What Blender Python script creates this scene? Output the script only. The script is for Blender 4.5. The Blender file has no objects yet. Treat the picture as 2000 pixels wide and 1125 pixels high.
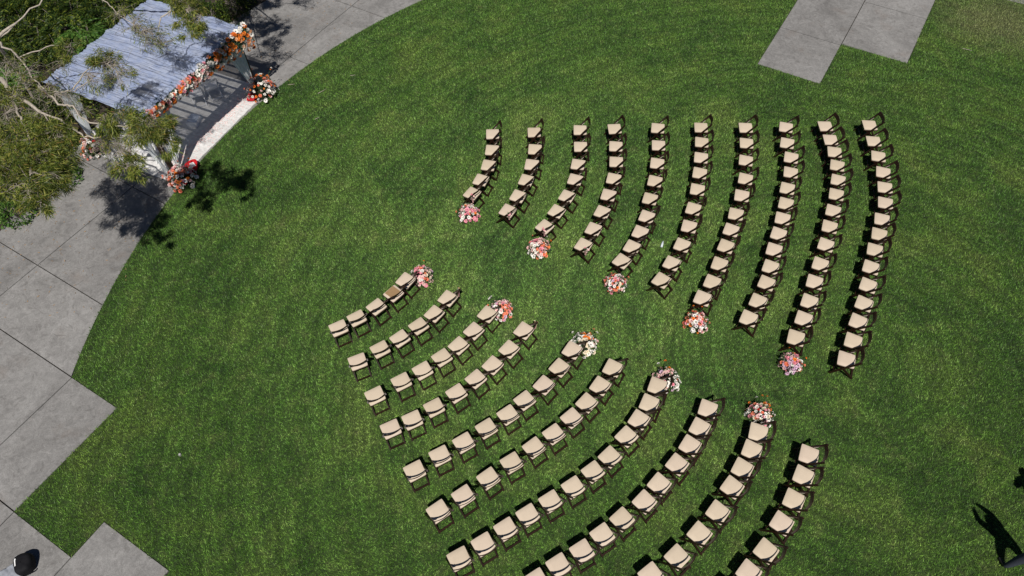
import bpy, bmesh, math, random
import numpy as np
from mathutils import Vector, Matrix

random.seed(7)
rng = np.random.default_rng(7)
scene = bpy.context.scene
C = scene.collection

# ------------------------------------------------------------------ camera, sky, sun, exposure
cam_d = bpy.data.cameras.new('camera')
cam = bpy.data.objects.new('camera', cam_d)
C.objects.link(cam)
cam.matrix_world = (Matrix.Translation((0, 0, 15.9)) @ Matrix.Rotation(math.radians(35.5), 4, 'X')
                    @ Matrix.Rotation(math.radians(-2.5), 4, 'Z'))
cam_d.sensor_width = 36.0
cam_d.lens = 1400.0 / 2000.0 * 36.0
cam_d.clip_end = 3000
scene.camera = cam

SUN_EL = math.radians(58.5)
SUN_AZ = math.radians(177.5)          # compass direction of the sun, clockwise from +Y
world = bpy.data.worlds.new('World')
scene.world = world
world.use_nodes = True
wn = world.node_tree
wn.nodes.clear()
sky = wn.nodes.new('ShaderNodeTexSky')
sky.sky_type = 'NISHITA'
sky.sun_disc = False
sky.sun_elevation = SUN_EL
sky.sun_rotation = SUN_AZ
sky.altitude = 2500.0
sky.air_density = 0.6
sky.dust_density = 0.3
bg = wn.nodes.new('ShaderNodeBackground')
bg.inputs['Strength'].default_value = 0.05
wo = wn.nodes.new('ShaderNodeOutputWorld')
wn.links.new(sky.outputs[0], bg.inputs[0])
wn.links.new(bg.outputs[0], wo.inputs[0])

sun_d = bpy.data.lights.new('sun', 'SUN')
sun_d.energy = 5.0
sun_d.angle = math.radians(0.55)
sun_d.color = (1.0, 0.955, 0.89)
sun = bpy.data.objects.new('sun', sun_d)
C.objects.link(sun)
to_sun = Vector((math.sin(SUN_AZ) * math.cos(SUN_EL), math.cos(SUN_AZ) * math.cos(SUN_EL), math.sin(SUN_EL)))
sun.rotation_euler = to_sun.to_track_quat('Z', 'Y').to_euler()
sun.location = (0, -20, 40)

vs = scene.view_settings
vs.view_transform = 'Standard'
vs.look = 'None'
vs.exposure = -0.15
vs.gamma = 1.0
vs.use_curve_mapping = False

# ------------------------------------------------------------------ helpers
def obj(name, data, parent=None, loc=(0, 0, 0), rot=(0, 0, 0), scale=None):
    o = bpy.data.objects.new(name, data)
    C.objects.link(o)
    o.location = loc
    o.rotation_euler = rot
    if scale is not None:
        o.scale = (scale, scale, scale) if isinstance(scale, (int, float)) else scale
    if parent is not None:
        o.parent = parent
    return o

def tag(o, label, cat, group=None):
    o['label'] = label
    o['category'] = cat
    if group:
        o['group'] = group
    return o

def thing(name, label, cat, loc=(0, 0, 0), rotz=0.0, group=None):
    return tag(obj(name, None, None, loc, (0, 0, rotz)), label, cat, group)

def kind(o, k):
    o['kind'] = k
    return o

class MB:
    """collects vertices and faces for one mesh"""
    def __init__(s):
        s.v, s.f, s.m = [], [], []
    def add(s, vs_, fs, mi=0):
        n = len(s.v)
        s.v += [tuple(p) for p in vs_]
        s.f += [tuple(n + i for i in f) for f in fs]
        s.m += [mi] * len(fs)
    def box(s, c, d, R=None, mi=0):
        c = Vector(c)
        P = []
        for z in (-.5, .5):
            for x, y in ((-.5, -.5), (.5, -.5), (.5, .5), (-.5, .5)):
                p = Vector((x * d[0], y * d[1], z * d[2]))
                if R is not None:
                    p = R @ p
                P.append(c + p)
        s.add(P, [(3, 2, 1, 0), (4, 5, 6, 7), (0, 1, 5, 4), (1, 2, 6, 5), (2, 3, 7, 6), (3, 0, 4, 7)], mi)
    def bar(s, a, b, w, h, up=(0, 0, 1), mi=0):
        """rectangular bar from a to b; w across, h along 'up'"""
        a, b = Vector(a), Vector(b)
        z = (b - a)
        L = z.length
        z.normalize()
        x = Vector(up).cross(z)
        if x.length < 1e-4:
            x = Vector((1, 0, 0)).cross(z)
        x.normalize()
        y = z.cross(x)
        R = Matrix((x, y, z)).transposed()
        s.box((a + b) / 2, (w, h, L), R, mi)
    def tube(s, pts, rad, n=6, mi=0, cap=True):
        pts = [Vector(p) for p in pts]
        k0 = len(s.v)
        prev = None
        for i, p in enumerate(pts):
            t = (pts[min(i + 1, len(pts) - 1)] - pts[max(i - 1, 0)])
            if t.length < 1e-6:
                t = Vector((0, 0, 1))
            t.normalize()
            if prev is None:
                x = t.orthogonal().normalized()
            else:
                x = (prev - t * prev.dot(t))
                x = x.normalized() if x.length > 1e-5 else t.orthogonal().normalized()
            prev = x
            y = t.cross(x)
            r = rad[i] if isinstance(rad, (list, tuple)) else rad
            for j in range(n):
                a = 2 * math.pi * j / n
                s.v.append(tuple(p + x * (r * math.cos(a)) + y * (r * math.sin(a))))
        for i in range(len(pts) - 1):
            for j in range(n):
                a0 = k0 + i * n + j
                a1 = k0 + i * n + (j + 1) % n
                s.f.append((a0, a1, a1 + n, a0 + n))
                s.m.append(mi)
        if cap:
            s.f.append(tuple(k0 + j for j in reversed(range(n))))
            s.m.append(mi)
            e = k0 + (len(pts) - 1) * n
            s.f.append(tuple(e + j for j in range(n)))
            s.m.append(mi)
    def grid(s, P, mi=0):
        """P[i][j] points"""
        k0 = len(s.v)
        r, c = len(P), len(P[0])
        for row in P:
            for p in row:
                s.v.append(tuple(p))
        for i in range(r - 1):
            for j in range(c - 1):
                a = k0 + i * c + j
                s.f.append((a, a + 1, a + c + 1, a + c))
                s.m.append(mi)
    def mesh(s, name, mats, smooth=False):
        me = bpy.data.meshes.new(name)
        me.from_pydata(s.v, [], s.f)
        for m in (mats if isinstance(mats, (list, tuple)) else [mats]):
            me.materials.append(m)
        if any(s.m):
            me.polygons.foreach_set('material_index', s.m)
        if smooth:
            me.polygons.foreach_set('use_smooth', [True] * len(me.polygons))
        me.update()
        return me

def np_mesh(name, V, nper, mat):
    """V: (n*nper,3) vertices, consecutive polygons of nper vertices"""
    n = len(V) // nper
    me = bpy.data.meshes.new(name)
    me.vertices.add(len(V))
    me.vertices.foreach_set('co', V.astype(np.float32).ravel())
    me.loops.add(len(V))
    me.loops.foreach_set('vertex_index', np.arange(len(V), dtype=np.int32))
    me.polygons.add(n)
    me.polygons.foreach_set('loop_start', np.arange(0, len(V), nper, dtype=np.int32))
    me.materials.append(mat)
    me.update(calc_edges=True)
    return me

def bevel_mesh(me, w, seg=2, smooth=True):
    bm = bmesh.new()
    bm.from_mesh(me)
    bmesh.ops.bevel(bm, geom=bm.edges[:], offset=w, segments=seg, affect='EDGES', profile=0.5)
    bm.to_mesh(me)
    bm.free()
    if smooth:
        me.polygons.foreach_set('use_smooth', [True] * len(me.polygons))
    return me

# ------------------------------------------------------------------ materials
def new_mat(name):
    m = bpy.data.materials.new(name)
    m.use_nodes = True
    nt = m.node_tree
    b = nt.nodes['Principled BSDF']
    return m, nt, b

def N(nt, t, **kw):
    n = nt.nodes.new(t)
    for k, v in kw.items():
        setattr(n, k, v)
    return n

def noise(nt, scale, detail=4, rough=.6, vec=None, dist=0.0):
    n = N(nt, 'ShaderNodeTexNoise')
    n.inputs['Scale'].default_value = scale
    n.inputs['Detail'].default_value = detail
    n.inputs['Roughness'].default_value = rough
    n.inputs['Distortion'].default_value = dist
    if vec is not None:
        nt.links.new(vec, n.inputs['Vector'])
    return n.outputs['Fac']

def ramp(nt, fac, stops):
    r = N(nt, 'ShaderNodeValToRGB')
    el = r.color_ramp.elements
    el[0].position, el[0].color = stops[0][0], (*stops[0][1], 1)
    el[1].position, el[1].color = stops[-1][0], (*stops[-1][1], 1)
    for p, c in stops[1:-1]:
        e = el.new(p)
        e.color = (*c, 1)
    nt.links.new(fac, r.inputs[0])
    return r.outputs[0]

def mix(nt, fac, a, b, mode='MIX'):
    m = N(nt, 'ShaderNodeMix', data_type='RGBA', blend_type=mode)
    for sock, v in ((m.inputs['Factor'], fac), (m.inputs['A'], a), (m.inputs['B'], b)):
        if isinstance(v, (int, float)):
            sock.default_value = v
        elif isinstance(v, tuple):
            sock.default_value = (*v, 1)
        else:
            nt.links.new(v, sock)
    return m.outputs['Result']

def maprange(nt, v, a, b, c, d):
    m = N(nt, 'ShaderNodeMapRange')
    nt.links.new(v, m.inputs[0])
    for i, x in enumerate((a, b, c, d)):
        m.inputs[i + 1].default_value = x
    return m.outputs[0]

def grey(nt, v):
    c = N(nt, 'ShaderNodeCombineColor')
    for i in range(3):
        nt.links.new(v, c.inputs[i])
    return c.outputs[0]

def bump(nt, b, h, strength, dist):
    n = N(nt, 'ShaderNodeBump')
    n.inputs['Strength'].default_value = strength
    n.inputs['Distance'].default_value = dist
    nt.links.new(h, n.inputs['Height'])
    nt.links.new(n.outputs[0], b.inputs['Normal'])

def pos(nt):
    return N(nt, 'ShaderNodeNewGeometry').outputs['Position']

def simple(name, col, rough=.6, var=.15, scale=30.0, spec=.3, bmp=0.0, rand=0.0, sub=None):
    m, nt, b = new_mat(name)
    tc = N(nt, 'ShaderNodeTexCoord').outputs['Object']
    n = noise(nt, scale, 4, .6, tc)
    k = maprange(nt, n, .25, .75, 1 - var, 1 + var)
    c = mix(nt, 1.0, col, grey(nt, k), 'MULTIPLY')
    if rand:
        r = N(nt, 'ShaderNodeObjectInfo').outputs['Random']
        c = mix(nt, 1.0, c, grey(nt, maprange(nt, r, 0, 1, 1 - rand, 1 + rand)), 'MULTIPLY')
    nt.links.new(c, b.inputs['Base Color'])
    b.inputs['Roughness'].default_value = rough
    b.inputs['Specular IOR Level'].default_value = spec
    if bmp:
        bump(nt, b, n, bmp, .01)
    return m

def lawn_colour(nt, with_island):
    """grass colour: broad patches, tufts, mown arcs, straw spots"""
    p = pos(nt)
    n1 = noise(nt, .45, 5, .62, p, .6)
    n2 = noise(nt, 3.2, 4, .6, p, .4)
    n3 = noise(nt, 14.0, 3, .6, p)
    c = ramp(nt, n1, [(.34, (.034, .088, .011)), (.5, (.098, .182, .025)), (.66, (.182, .240, .042))])
    c2 = ramp(nt, n2, [(.3, (.042, .110, .014)), (.55, (.104, .196, .032)), (.72, (.215, .262, .075))])
    c = mix(nt, .5, c, c2)
    c = mix(nt, 1.0, c, grey(nt, maprange(nt, n3, .3, .7, .52, 1.5)), 'MULTIPLY')
    # concentric mowing arcs
    sub = N(nt, 'ShaderNodeVectorMath', operation='DISTANCE')
    nt.links.new(p, sub.inputs[0])
    sub.inputs[1].default_value = (8.56, 8.87, 0)
    w = N(nt, 'ShaderNodeMath', operation='MULTIPLY_ADD')
    nt.links.new(sub.outputs['Value'], w.inputs[0])
    w.inputs[1].default_value = 7.5
    nz = N(nt, 'ShaderNodeMath', operation='MULTIPLY')
    nt.links.new(n1, nz.inputs[0])
    nz.inputs[1].default_value = 16.0
    nt.links.new(nz.outputs[0], w.inputs[2])
    sn = N(nt, 'ShaderNodeMath', operation='SINE')
    nt.links.new(w.outputs[0], sn.inputs[0])
    c = mix(nt, 1.0, c, grey(nt, maprange(nt, sn.outputs[0], -1, 1, .88, 1.12)), 'MULTIPLY')
    # worn straw patches
    n4 = noise(nt, .9, 6, .7, p, 1.0)
    c = mix(nt, maprange(nt, n4, .62, .8, 0, .55), c, (.24, .21, .09))
    # fine mower lines, broken up
    w2 = N(nt, 'ShaderNodeMath', operation='MULTIPLY_ADD')
    nt.links.new(sub.outputs['Value'], w2.inputs[0])
    w2.inputs[1].default_value = 27.0
    nt.links.new(nz.outputs[0], w2.inputs[2])
    s2 = N(nt, 'ShaderNodeMath', operation='SINE')
    nt.links.new(w2.outputs[0], s2.inputs[0])
    brk = maprange(nt, noise(nt, .35, 3, .5, p), .40, .55, 0, 1)
    fine = mix(nt, brk, (1, 1, 1), grey(nt, maprange(nt, s2.outputs[0], -1, 1, .86, 1.15)))
    c = mix(nt, 1.0, c, fine, 'MULTIPLY')
    # lighter turf round the aisle, part trodden, part lens vignetting painted into the colour
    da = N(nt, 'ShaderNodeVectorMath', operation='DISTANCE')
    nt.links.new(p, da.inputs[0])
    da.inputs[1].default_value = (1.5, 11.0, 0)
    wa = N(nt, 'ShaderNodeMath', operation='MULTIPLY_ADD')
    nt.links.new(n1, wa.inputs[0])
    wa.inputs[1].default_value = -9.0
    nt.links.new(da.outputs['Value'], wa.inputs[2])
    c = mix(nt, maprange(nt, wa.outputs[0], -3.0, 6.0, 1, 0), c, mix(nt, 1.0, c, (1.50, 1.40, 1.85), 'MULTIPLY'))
    # a bald, dried patch beyond the upper walkway
    dd = N(nt, 'ShaderNodeVectorMath', operation='DISTANCE')
    nt.links.new(p, dd.inputs[0])
    dd.inputs[1].default_value = (18.0, 22.2, 0)
    rough_edge = N(nt, 'ShaderNodeMath', operation='MULTIPLY_ADD')
    nt.links.new(n4, rough_edge.inputs[0])
    rough_edge.inputs[1].default_value = -4.0
    nt.links.new(dd.outputs['Value'], rough_edge.inputs[2])
    c = mix(nt, maprange(nt, rough_edge.outputs[0], -1.2, .6, .6, 0), c, (.26, .235, .11))
    c = mix(nt, 1.0, c, (.97, 1.05, 1.0), 'MULTIPLY')
    if with_island:
        g = N(nt, 'ShaderNodeNewGeometry').outputs['Random Per Island']
        c = mix(nt, 1.0, c, ramp(nt, g, [(0, (.45, .50, .48)), (.45, (.92, .96, .90)), (.85, (1.4, 1.36, 1.45)), (1, (1.9, 1.75, 2.3))]), 'MULTIPLY')
    return c

def make_materials():
    M = {}
    # lawn soil/thatch and blades
    m, nt, b = new_mat('lawn_thatch')
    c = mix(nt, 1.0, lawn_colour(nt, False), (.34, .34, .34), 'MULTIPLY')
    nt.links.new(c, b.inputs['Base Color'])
    b.inputs['Roughness'].default_value = .9
    bump(nt, b, noise(nt, 45, 5, .7, pos(nt)), 1.0, .04)
    M['thatch'] = m
    m, nt, b = new_mat('grass_blade')
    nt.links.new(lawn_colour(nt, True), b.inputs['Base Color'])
    b.inputs['Roughness'].default_value = .5
    b.inputs['Specular IOR Level'].default_value = .25
    M['blade'] = m
    # concrete
    m, nt, b = new_mat('concrete')
    p = pos(nt)
    rnd = N(nt, 'ShaderNodeObjectInfo').outputs['Random']
    n1 = noise(nt, .7, 6, .65, p, .8)
    n2 = noise(nt, 5.5, 6, .7, p, 1.2)
    n3 = noise(nt, 60, 3, .7, p)
    c = ramp(nt, n1, [(.3, (.168, .163, .159)), (.5, (.225, .219, .214)), (.72, (.275, .269, .264))])
    c = mix(nt, 1.0, c, grey(nt, maprange(nt, n2, .3, .7, .76, 1.22)), 'MULTIPLY')
    c = mix(nt, 1.0, c, grey(nt, maprange(nt, n3, .3, .7, .74, 1.26)), 'MULTIPLY')
    c = mix(nt, 1.0, c, grey(nt, maprange(nt, rnd, 0, 1, .93, 1.05)), 'MULTIPLY')
    # pale scuffs and warm rusty tint
    n5 = noise(nt, 2.6, 8, .75, p, 2.5)
    c = mix(nt, maprange(nt, n5, .58, .74, 0, .45), c, (.29, .285, .28))
    n6 = noise(nt, 1.1, 4, .6, p)
    c = mix(nt, maprange(nt, n6, .58, .8, 0, .5), c, (.185, .148, .125))
    n7 = noise(nt, 1.9, 3, .5, p, 3.0)
    c = mix(nt, maprange(nt, n7, .60, .68, 0, .35), c, (.10, .095, .09))
    vor = N(nt, 'ShaderNodeTexVoronoi')
    vor.inputs['Scale'].default_value = 3.2
    nt.links.new(p, vor.inputs['Vector'])
    c = mix(nt, maprange(nt, vor.outputs['Distance'], .02, .06, .5, 0), c, (.42, .41, .40))
    nt.links.new(c, b.inputs['Base Color'])
    b.inputs['Roughness'].default_value = .85
    b.inputs['Specular IOR Level'].default_value = .25
    bump(nt, b, n3, .35, .01)
    M['concrete'] = m
    M['grout'] = simple('joint_soil', (.055, .05, .042), .95, .3, 12)
    # mulch
    m, nt, b = new_mat('mulch')
    p = pos(nt)
    c = ramp(nt, noise(nt, 9, 6, .75, p), [(.3, (.018, .013, .009)), (.55, (.05, .037, .025)), (.75, (.12, .09, .06))])
    nt.links.new(c, b.inputs['Base Color'])
    b.inputs['Roughness'].default_value = .95
    bump(nt, b, noise(nt, 22, 6, .7, p), 1.0, .08)
    M['mulch'] = m
    # wood of the chairs
    m, nt, b = new_mat('mahogany')
    tc = N(nt, 'ShaderNodeTexCoord').outputs['Object']
    mp = N(nt, 'ShaderNodeMapping')
    mp.inputs['Scale'].default_value = (30, 6, 6)
    nt.links.new(tc, mp.inputs[0])
    n = noise(nt, 3, 5, .65, mp.outputs[0])
    c = ramp(nt, n, [(.3, (.009, .0038, .0025)), (.6, (.024, .009, .0052)), (.8, (.046, .018, .009))])
    rnd = N(nt, 'ShaderNodeObjectInfo').outputs['Random']
    c = mix(nt, 1.0, c, grey(nt, maprange(nt, rnd, 0, 1, .8, 1.2)), 'MULTIPLY')
    nt.links.new(c, b.inputs['Base Color'])
    b.inputs['Roughness'].default_value = .42
    b.inputs['Specular IOR Level'].default_value = .4
    M['wood'] = m
    M['metal'] = simple('bracket_steel', (.6, .6, .6), .3, .05)
    M['metal'].node_tree.nodes['Principled BSDF'].inputs['Metallic'].default_value = .9
    # cushion vinyl
    m, nt, b = new_mat('ivory_vinyl')
    tc = N(nt, 'ShaderNodeTexCoord').outputs['Object']
    rnd = N(nt, 'ShaderNodeObjectInfo').outputs['Random']
    c = ramp(nt, rnd, [(0, (.565, .468, .352)), (.5, (.60, .500, .385)), (1, (.60, .488, .390))])
    n = noise(nt, 7, 4, .6, tc)
    c = mix(nt, 1.0, c, grey(nt, maprange(nt, n, .3, .7, .95, 1.04)), 'MULTIPLY')
    nt.links.new(c, b.inputs['Base Color'])
    b.inputs['Roughness'].default_value = .55
    b.inputs['Specular IOR Level'].default_value = .3
    bump(nt, b, noise(nt, 90, 2, .5, tc), .15, .003)
    M['vinyl'] = m
    M['white_resin'] = simple('white_resin', (.70, .70, .71), .5, .05)
    M['post_wood'] = simple('dark_post_wood', (.035, .020, .013), .6, .35, 12, bmp=.3)
    # sheer fabric
    m, nt, b = new_mat('white_voile')
    tc = pos(nt)
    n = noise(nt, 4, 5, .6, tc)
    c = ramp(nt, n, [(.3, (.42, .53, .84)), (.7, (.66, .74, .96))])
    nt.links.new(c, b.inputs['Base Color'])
    b.inputs['Roughness'].default_value = .85
    b.inputs['Specular IOR Level'].default_value = .1
    ob = N(nt, 'ShaderNodeTexCoord').outputs['Object']
    mp = N(nt, 'ShaderNodeMapping')
    mp.inputs['Scale'].default_value = (11, .9, 1)
    nt.links.new(ob, mp.inputs[0])
    bump(nt, b, noise(nt, 1.0, 4, .6, mp.outputs[0], .6), .9, .12)
    tr = N(nt, 'ShaderNodeBsdfTranslucent')
    tr.inputs[0].default_value = (.80, .82, .90, 1)
    ms = N(nt, 'ShaderNodeMixShader')
    ms.inputs[0].default_value = .34
    tp = N(nt, 'ShaderNodeBsdfTransparent')
    ms2 = N(nt, 'ShaderNodeMixShader')
    ms2.inputs[0].default_value = .26
    out = nt.nodes['Material Output']
    nt.links.new(b.outputs[0], ms.inputs[1])
    nt.links.new(tr.outputs[0], ms.inputs[2])
    nt.links.new(ms.outputs[0], ms2.inputs[1])
    nt.links.new(tp.outputs[0], ms2.inputs[2])
    nt.links.new(ms2.outputs[0], out.inputs[0])
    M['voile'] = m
    m = simple('sheer_drape', (.82, .85, .86), .85, .06, 8, .1)
    nt = m.node_tree
    b = nt.nodes['Principled BSDF']
    tr = N(nt, 'ShaderNodeBsdfTranslucent')
    tr.inputs[0].default_value = (.6, .64, .66, 1)
    tp = N(nt, 'ShaderNodeBsdfTransparent')
    ms = N(nt, 'ShaderNodeMixShader')
    ms.inputs[0].default_value = .3
    ms2 = N(nt, 'ShaderNodeMixShader')
    ms2.inputs[0].default_value = .06
    out = nt.nodes['Material Output']
    nt.links.new(b.outputs[0], ms.inputs[1])
    nt.links.new(tr.outputs[0], ms.inputs[2])
    nt.links.new(ms.outputs[0], ms2.inputs[1])
    nt.links.new(tp.outputs[0], ms2.inputs[2])
    nt.links.new(ms2.outputs[0], out.inputs[0])
    M['drape'] = m
    M['deck'] = simple('pale_deck', (.64, .63, .62), .75, .18, 9, .2, .2, .07)
    # leaves
    def leaf(name, stops, tl=.25):
        m, nt, b = new_mat(name)
        g = N(nt, 'ShaderNodeNewGeometry').outputs['Random Per Island']
        c = ramp(nt, g, stops)
        nz = noise(nt, 1.3, 3, .5, pos(nt))
        c = mix(nt, 1.0, c, grey(nt, maprange(nt, nz, .3, .7, .7, 1.3)), 'MULTIPLY')
        nt.links.new(c, b.inputs['Base Color'])
        b.inputs['Roughness'].default_value = .5
        b.inputs['Specular IOR Level'].default_value = .3
        tr = N(nt, 'ShaderNodeBsdfTranslucent')
        nt.links.new(c, tr.inputs[0])
        ms = N(nt, 'ShaderNodeMixShader')
        ms.inputs[0].default_value = tl
        nt.links.new(b.outputs[0], ms.inputs[1])
        nt.links.new(tr.outputs[0], ms.inputs[2])
        nt.links.new(ms.outputs[0], nt.nodes['Material Output'].inputs[0])
        return m
    M['leaf_olive'] = leaf('leaf_olive', [(0, (.018, .042, .008)), (.38, (.095, .142, .020)), (.78, (.245, .275, .050)), (.96, (.36, .34, .085)), (1, (.34, .20, .065))])
    M['leaf_dark'] = leaf('leaf_dark', [(0, (.006, .018, .003)), (.6, (.032, .064, .010)), (.85, (.10, .14, .018)), (1, (.22, .25, .03))])
    M['leaf_bright'] = leaf('leaf_bright', [(0, (.04, .10, .015)), (.6, (.08, .19, .03)), (1, (.16, .26, .05))])
    M['leaf_flower'] = leaf('leaf_bouquet', [(0, (.015, .040, .012)), (.6, (.04, .085, .03)), (1, (.10, .15, .07))], .15)
    M['bark'] = simple('pale_bark', (.42, .37, .31), .85, .35, 14, .15, .5)
    M['twig'] = simple('grey_twig', (.30, .265, .225), .9, .25, 20, .1)
    # petals
    for nme, col in dict(white=(.82, .78, .72), cream=(.78, .68, .52), blush=(.82, .56, .53), pink=(.76, .30, .36),
                         coral=(.80, .24, .14), orange=(.80, .23, .035), red=(.50, .035, .03), lilac=(.68, .47, .60),
                         peach=(.80, .42, .22)).items():
        m = simple('petal_' + nme, col, .6, .14, 40, .15, 0, .14)
        M['p_' + nme] = m
    M['petal_core'] = simple('flower_eye', (.02, .017, .02), .8)
    M['foam'] = simple('moss_base', (.02, .03, .012), .95, .4, 30)
    M['red_cloth'] = simple('red_cloth', (.42, .012, .018), .75, .15, 14, .2, .2)
    M['paper'] = simple('white_paper', (.80, .80, .80), .7, .03)
    M['kraft'] = simple('brown_card', (.30, .19, .095), .8, .08, 20)
    M['black_cloth'] = simple('black_nylon', (.007, .007, .009), .75, .3, 20, .2, .3)
    M['grey_cloth'] = simple('grey_blue_cloth', (.28, .30, .34), .85, .08, 18, .1, .2)
    M['denim'] = simple('slate_cloth', (.055, .062, .080), .85, .15, 40, .1, .2)
    M['skin'] = simple('skin', (.48, .29, .21), .55, .06, 20, .3)
    M['hair'] = simple('dark_hair', (.018, .012, .009), .5, .3, 60, .3)
    M['shoe'] = simple('black_shoe', (.015, .015, .016), .5, .1)
    M['clear'] = simple('pale_plastic', (.62, .68, .74), .25, .1, 30, .5)
    M['acrylic'] = simple('pale_acrylic', (.50, .56, .66), .15, .05, 10, .6)
    M['ribbon'] = simple('blush_ribbon', (.62, .36, .34), .6, .1, 30, .2)
    return M
M = make_materials()

# ------------------------------------------------------------------ ground, lawn, paving
CX, CY, RAD = 8.56, 8.87, 19.89          # the round lawn
TH = math.radians(-33.0)                 # paving grid direction
AX = Vector((math.cos(TH), math.sin(TH)))
BX = Vector((-math.sin(TH), math.cos(TH)))
def ab(a, b):
    v = AX * a + BX * b
    return (v.x, v.y)
def circ_hit(a_const):
    """point with coordinate a on the circle, the far (large b) side"""
    ca = CX * AX.x + CY * AX.y
    cb = CX * BX.x + CY * BX.y
    return cb + math.sqrt(RAD ** 2 - (a_const - ca) ** 2)

def flat(name, poly, z, mat, thick=0.0, parent=None):
    mb = MB()
    n = len(poly)
    if thick:
        mb.add([(x, y, z) for x, y in poly] + [(x, y, z - thick) for x, y in poly],
               [tuple(range(n))] + [(i, n + i, n + (i + 1) % n, (i + 1) % n) for i in range(n)])
    else:
        mb.add([(x, y, z) for x, y in poly], [tuple(range(n))])
    return obj(name, mb.mesh(name, mat), parent)

g = flat('ground', [(-900, -900), (900, -900), (900, 900), (-900, 900)], -.045, M['mulch'])
kind(g, 'structure')

# lawn outline: arc, the stepped walk at lower left, the walk at upper right
Pp, Qp, Rp, Sp, Tp, Up = ab(-14.45, 1.52), ab(-12.76, 1.52), ab(-12.76, -1.47), ab(-10.8, -1.47), ab(-10.8, -.57), ab(-8.73, -.57)
angP = math.atan2(Pp[1] - CY, Pp[0] - CX) % (2 * math.pi)
def ang_of(q):
    return math.atan2(q[1] - CY, q[0] - CX) % (2 * math.pi)
hA, hD = ab(-3.72, circ_hit(-3.72)), ab(.72, circ_hit(.72))
def arc(a0, a1, n):
    return [(CX + RAD * math.cos(a0 + (a1 - a0) * i / n), CY + RAD * math.sin(a0 + (a1 - a0) * i / n)) for i in range(n + 1)]
Uo = ab(-8.73, -6.0)
lawn_poly = ([Pp] + arc(angP, ang_of(hA), 90)[1:] + [ab(-3.72, 21.9), ab(-1.53, 21.9), ab(-1.53, 24.35), ab(.72, 24.42)]
             + arc(ang_of(hD), -.9, 60) + arc(-.9, ang_of(Uo) - 2 * math.pi, 30)[1:] + [Up, Tp, Sp, Rp, Qp])
lawn = flat('lawn', lawn_poly, 0.0, M['thatch'])
kind(lawn, 'structure')

LP = np.array(lawn_poly)
def in_poly(x, y, poly=LP):
    inside = np.zeros(len(x), bool)
    j = len(poly) - 1
    for i in range(len(poly)):
        xi, yi = poly[i]
        xj, yj = poly[j]
        c = ((yi > y) != (yj > y))
        if c.any():
            t = (xj - xi) * (y - yi) / (yj - yi + 1e-12) + xi
            inside ^= c & (x < t)
        j = i
    return inside

# paving slabs, each its own piece
mb = MB()
ring = []
for i in range(81):
    t_ = math.radians(85 + 125 * i / 80)
    ring.append([(CX + r * math.cos(t_), CY + r * math.sin(t_), -.038) for r in (RAD - .02, 24.18)])
mb.grid(ring)
mb.add([(*ab(a_, b_), -.0385) for a_, b_ in ((-33, 3.5), (-33, -8), (-8.73, -8), (-8.73, -.57), (-10.8, -.57), (-10.8, -1.47), (-12.76, -1.47), (-12.76, 1.52), (-14.45, 1.52), (-14.45, 3.5))], [tuple(range(10))])
path = kind(obj('path', mb.mesh('path', M['grout'])), 'structure')
def slab_poly(a0, a1, b0, b1, clip):
    gp = .014
    a0 += gp; a1 -= gp; b0 += gp; b1 -= gp
    cs = [ab(a0, b0), ab(a1, b0), ab(a1, b1), ab(a0, b1)]
    if not clip:
        return cs
    pts = []
    for i in range(4):
        p, q = Vector(cs[i]), Vector(cs[(i + 1) % 4])
        n = max(2, int((q - p).length / .04))
        pts += [p.lerp(q, k / n) for k in range(n)]
    def inn(p, r):
        return (p - Vector((CX, CY))).length < r
    R1, R2 = RAD - .004, 24.2
    keep = [not inn(p, R1) and inn(p, R2) for p in pts]
    if not any(keep):
        return None
    if all(keep):
        return cs
    # rotate so that we start on a kept point after a dropped one
    n = len(pts)
    s = next(i for i in range(n) if keep[i] and not keep[i - 1])
    out, i = [], 0
    while i < n:
        k = (s + i) % n
        if keep[k]:
            out.append(pts[k])
            i += 1
            continue
        p_in = out[-1]
        Rr = R1 if inn(pts[k], R1) else R2
        while i < n and not keep[(s + i) % n]:
            i += 1
        p_out = pts[(s + i) % n]
        t0 = math.atan2(p_in.y - CY, p_in.x - CX) % (2 * math.pi)
        t1 = math.atan2(p_out.y - CY, p_out.x - CX) % (2 * math.pi)
        m = max(2, int(abs(t1 - t0) * Rr / .15))
        for q in range(m + 1):
            t = t0 + (t1 - t0) * q / m
            out.append(Vector((CX + Rr * math.cos(t), CY + Rr * math.sin(t))))
    # thin straight runs
    res = []
    for p in out:
        if len(res) >= 2:
            d1, d2 = res[-1] - res[-2], p - res[-1]
            if d2.length < 1e-4:
                continue
            if d1.length > 0 and abs(d1.normalized().cross(d2.normalized())) < 1e-3:
                res[-1] = p
                continue
        res.append(p)
    return [(p.x, p.y) for p in res] if len(res) > 2 else None

BL = [-8.6, -5.0, -1.47, 1.52, 3.45, 6.95, 10.6, 14.25, 17.8, 21.35, 24.9, 28.5, 32.0]
AL = [-33.0, -29.3, -25.7, -22.05, -18.3, -14.45, -10.8, -7.2, -3.72]
for i in range(len(AL) - 1):
    for j in range(len(BL) - 1):
        a0, a1, b0, b1 = AL[i], AL[i + 1], BL[j], BL[j + 1]
        if b0 < 3.4 and a0 > -14.5:
            continue
        cut = b0 > 1.5                        # below that runs the straight walk at the lower left
        pl = slab_poly(a0, a1, b0, b1, cut)
        if pl:
            kind(flat('slab', pl, .004 + .002 * random.random(), M['concrete'], .04, path), 'structure')
for rect in [(-14.45, -12.76, -1.47, 1.52), (-14.45, -12.76, -5.0, -1.47), (-12.76, -10.8, -5.0, -1.47), (-10.8, -8.73, -5.0, -.57)]:
    kind(flat('slab', slab_poly(*rect, False), .006, M['concrete'], .04, path), 'structure')
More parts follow.
